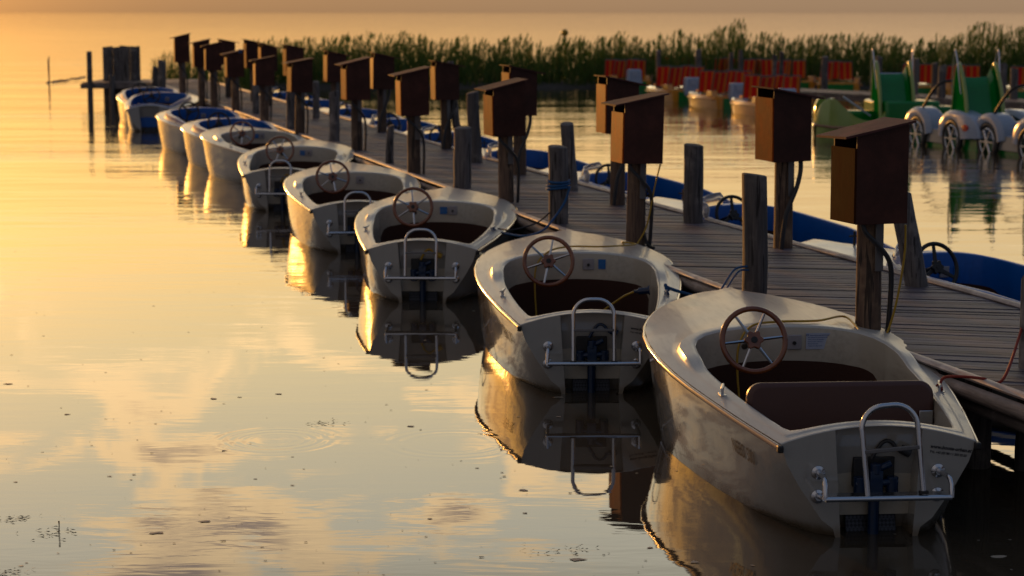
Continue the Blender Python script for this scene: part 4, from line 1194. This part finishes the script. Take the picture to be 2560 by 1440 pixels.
# posts of that dock
G_D = 'posts standing along the background dock'
DP = [(1645, 240, 127, 13, 'background dock post farthest left, among the striped seats'), (1745, 232, 124, 17, 'thick background dock post above the middle striped seats'), (1826, 236, 132, 12, 'background dock post, left of a close pair'),
      (1850, 236, 126, 12, 'background dock post, right of a close pair'), (1935, 240, 138, 12, 'dark background post above the orange lit box, front of a pair'), (1952, 236, 130, 12, 'dark background post above the orange lit box, rear of a pair'),
      (2060, 252, 142, 18, 'background dock post right of the big striped seat'), (2334, 280, 158, 16, 'background post between the pale pole and the second slide, rear one'), (2352, 292, 164, 20, 'background post between the pale pole and the second slide, front one'),
      (2502, 290, 160, 24, 'wide background post right of the second slide'), (2532, 296, 172, 22, 'wide background post nearest the right edge'), (2195, 262, 142, 16, 'background dock post behind the first green slide')]
for i, (u, v, tv, wd, lab) in enumerate(DP):
    q = at(u, v, 0); q.z = 0; t = atY(u, tv, q.y); o = post('dock_post', q, t.z, wd / F * q.y / 2, (0, 0), 'log', 200 + i, below=.6); tag(o, lab, 'post', G_D)
q = at(2288, 258, .3); q.z = 0; m = MB(); m.tube([(0, 0, -.3), (0, 0, .9), (0, 0, .905), (0, 0, atY(2288, 146, q.y).z)], [.075, .075, .085, .085], 14)
o = m.build('round_pole', M['conduit'], None, smooth=50); o.location = q; tag(o, 'pale grey round pole standing between the two green slides', 'pole')





def make_slide(root, x0, y0, z0, htop, wd=.72):
    """chute facing the stern (toward -y), ladder side behind; child 'slide'"""
    sl = empty('slide', (x0, y0, 0)); sl.parent = root; sl.scale = (1, .62, 1); sl.rotation_euler = (0, 0, R(-10))
    m = MB(); rows = []; K = 14
    for i in range(K + 1):
        t = i / K; y = 1.05 - 1.25 * t + (.10 * math.sin(PI * t)); z = htop - .18 - (htop - .18 - z0) * (t ** .85)
        if i == 0: y = 1.3; z = htop - .16
        lip = .20 - .08 * t
        rows.append([(-wd / 2 - .06, y + .04, z - .02), (-wd / 2 - .05, y - lip * .3, z + lip), (-wd / 2 + .0, y - lip * .3, z + lip), (-wd / 2 + .06, y, z + .02), (0, y + .015, z), (wd / 2 - .06, y, z + .02), (wd / 2, y - lip * .3, z + lip), (wd / 2 + .05, y - lip * .3, z + lip), (wd / 2 + .06, y + .04, z - .02)])
    m.grid(rows); m.build('chute', M['green'], sl, smooth=60)
    m = MB()
    for sx in (-1, 1):       # A-shaped cheeks
        xx = sx * (wd / 2 + .03)
        pl = [(-.18, z0), (.1, z0 + .55 * (htop - z0)), (.55, htop - .12), (.85, htop + .10), (1.05, htop + .12), (1.25, htop - .1), (1.75, z0 + .1), (1.65, z0)]
        for dx in (0,):
            T_ = Matrix.Translation((xx, 0, 0)) @ Matrix(((0, 0, 1, 0), (1, 0, 0, 0), (0, 1, 0, 0), (0, 0, 0, 1)))
            m.prism(pl, .05 * sx, T_)
    m.build('cheek', M['greendull'], sl, smooth=30, bevel=.015)
    for sx in (-1, 1):
        m = MB(); xx = sx * (wd / 2 + .05)
        m.tube(curve_pts([(xx, -.18, z0 + .02), (xx, .1, z0 + .55 * (htop - z0)), (xx, .55, htop - .12), (xx, .85, htop + .10), (xx, 1.05, htop + .12), (xx, 1.25, htop - .1), (xx, 1.5, z0 + .55), (xx, 1.75, z0 + .1)], 4), .045, 8)
        m.build('edge_glint', M['yellowgreen'], sl, smooth=60)  # yellow-green tube painting in the gold sun glint along the cheek edge
    m = MB()
    for i in range(5): m.tube([(-wd / 2, 1.72 - i * .1, z0 + .15 + i * .26), (wd / 2, 1.72 - i * .1, z0 + .15 + i * .26)], .02, 6)
    for sx in (-1, 1):
        xx = sx * (wd / 2 + .08); m.tube(curve_pts([(xx, 1.5, htop - .55), (xx + sx * .03, 1.35, htop + .05), (xx + sx * .05, 1.15, htop + .40), (xx + sx * .05, 1.0, htop + .42), (xx + sx * .03, .8, htop + .1), (xx, .55, htop - .45), (xx - sx * .02, .5, htop - .5)], 5), .018, 8)
    m.build('handrail', M['chrome'], sl, smooth=60)
    return sl


# yellow green pedal boat with slide
s1_ = empty('slide_boat'); q = at(2205, 338, 0); s1_.location = (q.x, q.y, 0); s1_.rotation_euler = (0, 0, R(12))
tag(s1_, 'green and yellow pedal boat with a green slide, left of the two slides', 'slide boat')
m = MB(); rows = []
for (x, hz, lw) in ((-1.75, .35, .05), (-1.68, .75, .25), (-1.45, .93, .42), (-1.2, .72, .5), (-.9, .48, .55), (-.55, .38, .58), (-.25, .46, .58), (-.05, .78, .5), (.0, .80, .45)):
    rows.append([(x, -lw, -.15), (x, -lw - .05, .18), (x, -lw, hz), (x, -lw + .09, hz + .01), (x, -lw + .12, .25), (x, lw - .12, .25), (x, lw - .09, hz + .01), (x, lw, hz), (x, lw + .05, .18), (x, lw, -.15)])
fr = []
for i in range(len(rows) - 1):
    for q in (0, .2, .4, .6, .8):
        r_ = []
        for k in range(10):
            p0, p1, p2, p3 = (Vector(rows[max(0, min(len(rows) - 1, i + d_))][k]) for d_ in (-1, 0, 1, 2))
            r_.append(.5 * ((2 * p1) + (p2 - p0) * q + (2 * p0 - 5 * p1 + 4 * p2 - p3) * q * q + (3 * p1 - p0 - 3 * p2 + p3) * q ** 3))
        fr.append(r_)
fr.append(rows[-1]); m.grid(fr); m.build('body', M['yellowgreen'], s1_, smooth=60)
m = MB(); m.tube([(-1.78, -.1, .28), (-1.78, .1, .28), (-1.5, .6, .24), (0, .66, .22)], .035, 8); m.tube([(-1.78, -.1, .28), (-1.5, -.56, .24), (-.3, -.66, .20)], .035, 8); m.build('rub_rail', M['rail'], s1_, smooth=50)
m = MB(); m.box((.55, .15, .38), (1.4, 1.5, .95)); m.box((-.45, .35, .35), (.7, .5, .5)); m.build('centre_body', M['green'], s1_, bevel=.06)
m = MB(); m.box((1.55, .55, .32), (1.0, .9, .72)); m.build('side_body', M['green'], s1_, bevel=.06)
m = MB(); m.tube([(-1.0, .1, .95), (-.35, -.1, .48)], .025, 8); m.build('lever', M['paleplastic'], s1_, smooth=50)
make_slide(s1_, .18, -.45, .30, 1.64)


def make_car():
    root = empty('car_pedal_boat')
    # floats
    m = MB(); m.box((0, 1.4, .06), (1.55, 2.9, .5)); m.build('float', M['green'], root, bevel=.08)
    m = MB(); m.box((-.80, 1.78, .24), (.04, 1.0, .30)); m.build('side_skirt', M['white_hull'], root, bevel=.01)
    m = MB()
    for sx in (-1, 1):
        for cy in (.95, 2.60):       # fenders as swept arches
            rows = []
            for i in range(13):
                a = PI * i / 12; big, r0 = .56, .42
                yy = cy - big * math.cos(a) * ((2.05 if cy < 1 else 1.1) if i < 6 else 1.25); zz = .30 + .56 * math.sin(a) ** .8
                yi = cy - r0 * math.cos(a); zi = .25 + r0 * math.sin(a)
                xo = sx * .90; xi = sx * .40
                rows.append([(xo, yi, zi), (xo + sx * .02, (yi + yy) / 2, (zi + zz) / 2), (xo - sx * .05, yy, zz), (xi + sx * .1, yy, zz + .01), (xi, yy, zz - .1)])
            m.grid(rows)
    m.box((0, 1.4, .34), (1.6, 3.1, .12)); m.box((0, 2.75, .50), (.9, .7, .3), taper=.85)
    m.box((0, -.12, .38), (1.3, .16, .26), taper=.92)
    m.build('body', M['paleplastic'], root, smooth=50, bevel=.03)
    m = MB(); m.box((0, 1.15, .46), (.9, 1.3, .16)); m.build('cockpit', M['green'], root, bevel=.03)
    for sx in (-1, 1):
        for cy in (.95, 2.60):
            wh = empty('wheel', (sx * .86, cy, .24)); wh.parent = root
            T_ = Matrix.Rotation(R(90), 4, 'Y')
            m = MB(); m.tube([(0, .37 * math.cos(a), .37 * math.sin(a)) for a in [i * PI / 14 for i in range(29)]], .055, 8, cap=False); m.build('tyre', M['tyre'], wh, smooth=60)
            m = MB(); m.tube([(sx * .02, .28 * math.cos(a), .28 * math.sin(a)) for a in [i * PI / 14 for i in range(29)]], .022, 6, cap=False)
            for i in range(6): a = i * PI / 3; m.tube([(sx * .03, .04 * math.cos(a), .04 * math.sin(a)), (sx * .03, .28 * math.cos(a), .28 * math.sin(a))], .026, 6)
            m.tube([(0, 0, 0), (sx * .05, 0, 0)], .07, 10); m.build('rim', M['chrome'], wh, smooth=50)
    m = MB(); T_ = Matrix.Translation((-.915, .30, .50)) @ Matrix.Rotation(R(-90), 4, 'Y') @ Matrix.Diagonal((1, 1.9, 1, 1))
    m.lathe([(0, .006), (.075, .006), (.08, 0)], 20, T_); m.build('sticker', M['redsticker'], root)
    m = MB(); m.tube(curve_pts([(-.78, 2.55, .80), (-.76, 2.15, 1.2), (-.66, 1.9, 1.42), (-.3, 1.82, 1.48), (.3, 1.82, 1.48), (.66, 1.9, 1.42), (.76, 2.15, 1.2), (.78, 2.55, .80)], 5), .032, 8); m.build('roll_bar', M['black'], root, smooth=60)
    m = MB(); m.box((-.35, 1.75, .62), (.40, .12, .44), taper=.8); m.box((.3, 1.75, .62), (.40, .12, .44), taper=.8); m.build('seat_back', M['paleplastic'], root, bevel=.05)
    make_slide(root, -.36, .45, .35, 1.72)
    return root


car = make_car(); q = at(2522, 378, 0); car.location = (q.x, q.y, 0); car.rotation_euler = (0, 0, R(16))
tag(car, 'white car shaped pedal boat with a green slide and red sticker', 'slide boat', 'car shaped pedal boats')
car2 = copy_tree(car); q = at(2728, 402, 0); car2.location = (q.x, q.y, 0); car2.rotation_euler = (0, 0, R(17))
tag(car2, 'white car shaped pedal boat cut off by the right edge of the picture', 'slide boat', 'car shaped pedal boats')

# ------------------------------------------------------------------ reeds
reedm = bpy.data.materials.new('reed_leaves'); reedm.use_nodes = True; t = reedm.node_tree; b = t.nodes['Principled BSDF']
gi = t.nodes.new('ShaderNodeNewGeometry')
cc = ramp_n(t, gi.outputs['Random Per Island'], [(0, (.026, .072, .008)), (.5, (.058, .125, .014)), (.88, (.11, .165, .022)), (1, (.19, .15, .045))]); t.links.new(cc, b.inputs['Base Color']); b.inputs['Roughness'].default_value = .6
tr = t.nodes.new('ShaderNodeBsdfTranslucent'); t.links.new(cc, tr.inputs[0]); mx = t.nodes.new('ShaderNodeMixShader'); mx.inputs[0].default_value = .35
t.links.new(b.outputs[0], mx.inputs[1]); t.links.new(tr.outputs[0], mx.inputs[2]); t.links.new(mx.outputs[0], t.nodes['Material Output'].inputs[0])
TOP = [(380, 150), (430, 120), (470, 112), (560, 125), (640, 118), (720, 96), (780, 102), (860, 92), (930, 100), (1000, 88), (1080, 92), (1140, 104), (1220, 112), (1300, 102), (1370, 108), (1420, 96), (1480, 106), (1560, 98), (1620, 102),
       (1690, 80), (1740, 92), (1800, 86), (1834, 60), (1850, 85), (1920, 95), (1990, 84), (2060, 100), (2110, 92), (2170, 105), (2220, 92), (2290, 108), (2330, 92), (2370, 88), (2420, 78), (2470, 62), (2520, 72), (2600, 60), (2700, 66)]
def toplin(u):
    for i in range(len(TOP) - 1):
        if TOP[i][0] <= u <= TOP[i + 1][0]:
            t = (u - TOP[i][0]) / (TOP[i + 1][0] - TOP[i][0]); return TOP[i][1] + (TOP[i + 1][1] - TOP[i][1]) * t
    return 100
rnd = random.Random(21)
vs, fs = [], []
def blade(p, top, wdt):
    d = (top - p); side = Vector((math.cos(rnd.uniform(0, PI)), math.sin(rnd.uniform(0, PI)) * .4, 0)).normalized() * wdt
    mid = p.lerp(top, .5) + Vector((d.x * -.08, 0, abs(d.z) * .06)); o = len(vs)
    vs.extend([p - side * .6, p + side * .6, mid + side, mid - side, top]); fs.append((o, o + 1, o + 2, o + 3)); fs.append((o + 3, o + 2, o + 4))
Yr = 80.0
for i in range(6000):
    u = rnd.uniform(600, 2720) if i % 12 else rnd.uniform(395, 640)
    clump = math.sin(u * .05) * .5 + math.sin(u * .021 + 1) * .5 + math.sin(u * .13 + 2) * .35
    Y = Yr + rnd.uniform(0, 7.0) if u > 640 else Yr + rnd.uniform(-1, 4) - 6
    tv = toplin(u) - 1 + rnd.expovariate(1 / 24.) - clump * 12
    x = (u - 1280) / F * Y * 1.012
    zt = atY(u, tv, Y).z
    zt = max(.5, zt)
    if rnd.random() < .35: zt *= rnd.uniform(.45, .9)
    lean = rnd.uniform(-.18, .18) + .07
    p = Vector((x, Y, -.05)); top = Vector((x + lean, Y + rnd.uniform(-.1, .1), zt))
    blade(p, top, .012)
    if u < 640:
        for k in range(3):
            t = rnd.uniform(.3, .9); q = p.lerp(top, t); blade(q, q + Vector((rnd.uniform(-.25, .25), 0, rnd.uniform(.1, .3))), .012)
        continue
    for k in range(7):
        t = rnd.uniform(.15, .97); q = p.lerp(top, t); ll = rnd.uniform(.25, .5) * (1.15 - t * .5)
        sx = rnd.choice((-1, 1)); blade(q, q + Vector((sx * ll * rnd.uniform(.12, .45), rnd.uniform(-.1, .1), ll * rnd.uniform(.65, 1.1))), rnd.uniform(.009, .021))
    if rnd.random() < .3: blade(top - Vector((0, 0, .05)), top + Vector((.06, 0, .22)), .03)
me = bpy.data.meshes.new('reeds'); me.from_pydata([tuple(q) for q in vs], [], fs); me.materials.append(reedm)
o = bpy.data.objects.new('reeds', me); COL.objects.link(o); tag(o, 'belt of tall green reeds growing in the lake behind the jetty', 'reeds', kind='stuff')
mudm = material('dark_mud', (.02, .018, .012), .8, build=lambda t, b: bump(t, b, noise(t, coords(t, (1, 1, 1)), 2, 5), .6, .1))
m = MB(); rows = []
for i in range(60):
    u = 640 + i * 38; x = (u - 1280) / F * Yr * 1.012; yy = Yr - .6 + .35 * math.sin(i * .9) + .2 * math.sin(i * 2.3)
    rows.append([(x, yy, -.06), (x, yy + .5, .10 + .05 * math.sin(i * 1.7)), (x, Yr + 8, .15), (x, Yr + 9, -.1)])
m.grid(rows); o = m.build('ground', mudm, smooth=50); tag(o, kind='structure')

# ------------------------------------------------------------------ small things on the lake
m = MB(); q = atY(1412, 82, 96); m.tube([(0, 0, -.4), (0, 0, q.z)], .035, 8); o0 = empty('marker_buoy', (q.x, 96, 0)); m.build('pole', M['conduit'], o0, smooth=50)
m = MB(); m.lathe([(0, -.18), (.09, -.15), (.16, -.07), (.18, 0), (.16, .07), (.09, .15), (0, .18)], 16, Matrix.Translation((0, 0, q.z))); m.build('ball', M['yellow'], o0, smooth=60)
tag(o0, 'small yellow ball on a pole above the reeds', 'marker')
q = at(123, 207, 0); m = MB(); m.tube([(0, 0, -.5), (.02, 0, 1.12)], .022, 6); m.tube([(.0, 0, -.5), (-.03, 0, 1.0)], .018, 6); o = m.build('thin_stake', M['log'], None, smooth=50); o.location = q
tag(o, 'thin stake standing alone in the open water at the left', 'stake')
rnd = random.Random(2); m = MB()
for i in range(16):
    u = 118 + i * 6.2 + rnd.uniform(-2, 2); v = 207 - i * .85 + rnd.uniform(-1, 1); q = at(u, v, 0)
    if 8 < i < 10: continue
    m.lathe([(0, .06), (.05, .05), (.08, .0), (.05, -.05)], 8, Matrix.Translation(q))
o = m.build('net_floats', M['log'], None, smooth=50); tag(o, 'line of small dark floats on the water between the stake and the jetty head', 'net floats', kind='stuff')
scum = material('pale_scum', (.34, .31, .25), .6, build=lambda t, b: bump(t, b, noise(t, coords(t, (1, 1, 1)), 40, 3), .3, .01))
weed = material('dark_weed', (.02, .018, .02), .7, build=lambda t, b: bump(t, b, noise(t, coords(t, (1, 1, 1)), 40, 3), .3, .01))
def flecks(n, mat, name, lab, sizes, seed, box_, zz):
    rnd = random.Random(seed); m = MB()
    for i in range(n):
        v = 60 + (box_[1] - 60) * 1.0; v = box_[0] + (box_[1] - box_[0]) * (rnd.random() ** .7)
        u = rnd.uniform(box_[2], box_[3]); q = at(u, v, 0); s_ = rnd.choice(sizes) * rnd.uniform(.6, 1.4); k = 9; an = rnd.uniform(-.3, .3)
        if rnd.random() < .5: s_ *= .4
        pts = []
        for j in range(k):
            a = 2 * PI * j / k; r_ = s_ * rnd.uniform(.45, 1.15); x, y = r_ * math.cos(a) * 1.5, r_ * math.sin(a)
            pts.append((q.x + x * math.cos(an) - y * math.sin(an), q.y + x * math.sin(an) + y * math.cos(an), zz))
        m.add(pts, [tuple(range(k))])
    o = m.build(name, mat, None, smooth=0); tag(o, lab, 'floating scum', kind='stuff')
flecks(120, scum, 'pale_flecks', 'pale flecks of scum floating on the near water', (.007, .010, .016, .026), 4, (640, 1440, 0, 2560), .003)
flecks(230, weed, 'dark_flecks', 'tiny dark bits floating on the near water', (.004, .006, .009), 5, (560, 1440, 0, 1700), .004)
WD = [(40, 1298, .10, 'small dark weed clump floating at the left edge'), (130, 1335, .16, 'dark weed clump with an upright tip floating at the lower left'), (810, 1058, .13, 'dark weed strands floating in the middle of the open water'),
      (1400, 1378, .17, 'dark weed strands floating left of the nearest boat'), (20, 1432, .10, 'dark weed clump in the bottom left corner')]
for i, (u, v, s_, lab) in enumerate(WD):
    q = at(u, v, 0); rnd = random.Random(i + 40); m = MB()
    for j in range(22):
        c = Vector((rnd.gauss(0, s_ * .55), rnd.gauss(0, s_ * .45), .002)); a = rnd.uniform(-.6, .6); ll = rnd.uniform(.01, .04)
        e = c + Vector((math.cos(a) * ll, math.sin(a) * ll, rnd.uniform(0, .008)))
        sd_ = Vector((-math.sin(a), math.cos(a), 0)) * rnd.uniform(.002, .006); md_ = c.lerp(e, rnd.uniform(.3, .7)) + Vector((0, 0, .004))
        m.add([c, md_ - sd_ * 1.2, e, md_ + sd_], [(0, 1, 2, 3)]); m.add([c + sd_, c - sd_ * .5, c - (e - c) * .3], [(0, 1, 2)])
    if 'upright' in lab: m.tube([(s_ * .25, 0, 0), (s_ * .27, 0, .05), (s_ * .26, 0, .075)], [.004, .003, .005], 5)
    o = m.build('floating_weed', weed, None, smooth=0); o.location = (q.x, q.y, .002); tag(o, lab, 'weed', 'weed clumps floating on the water')
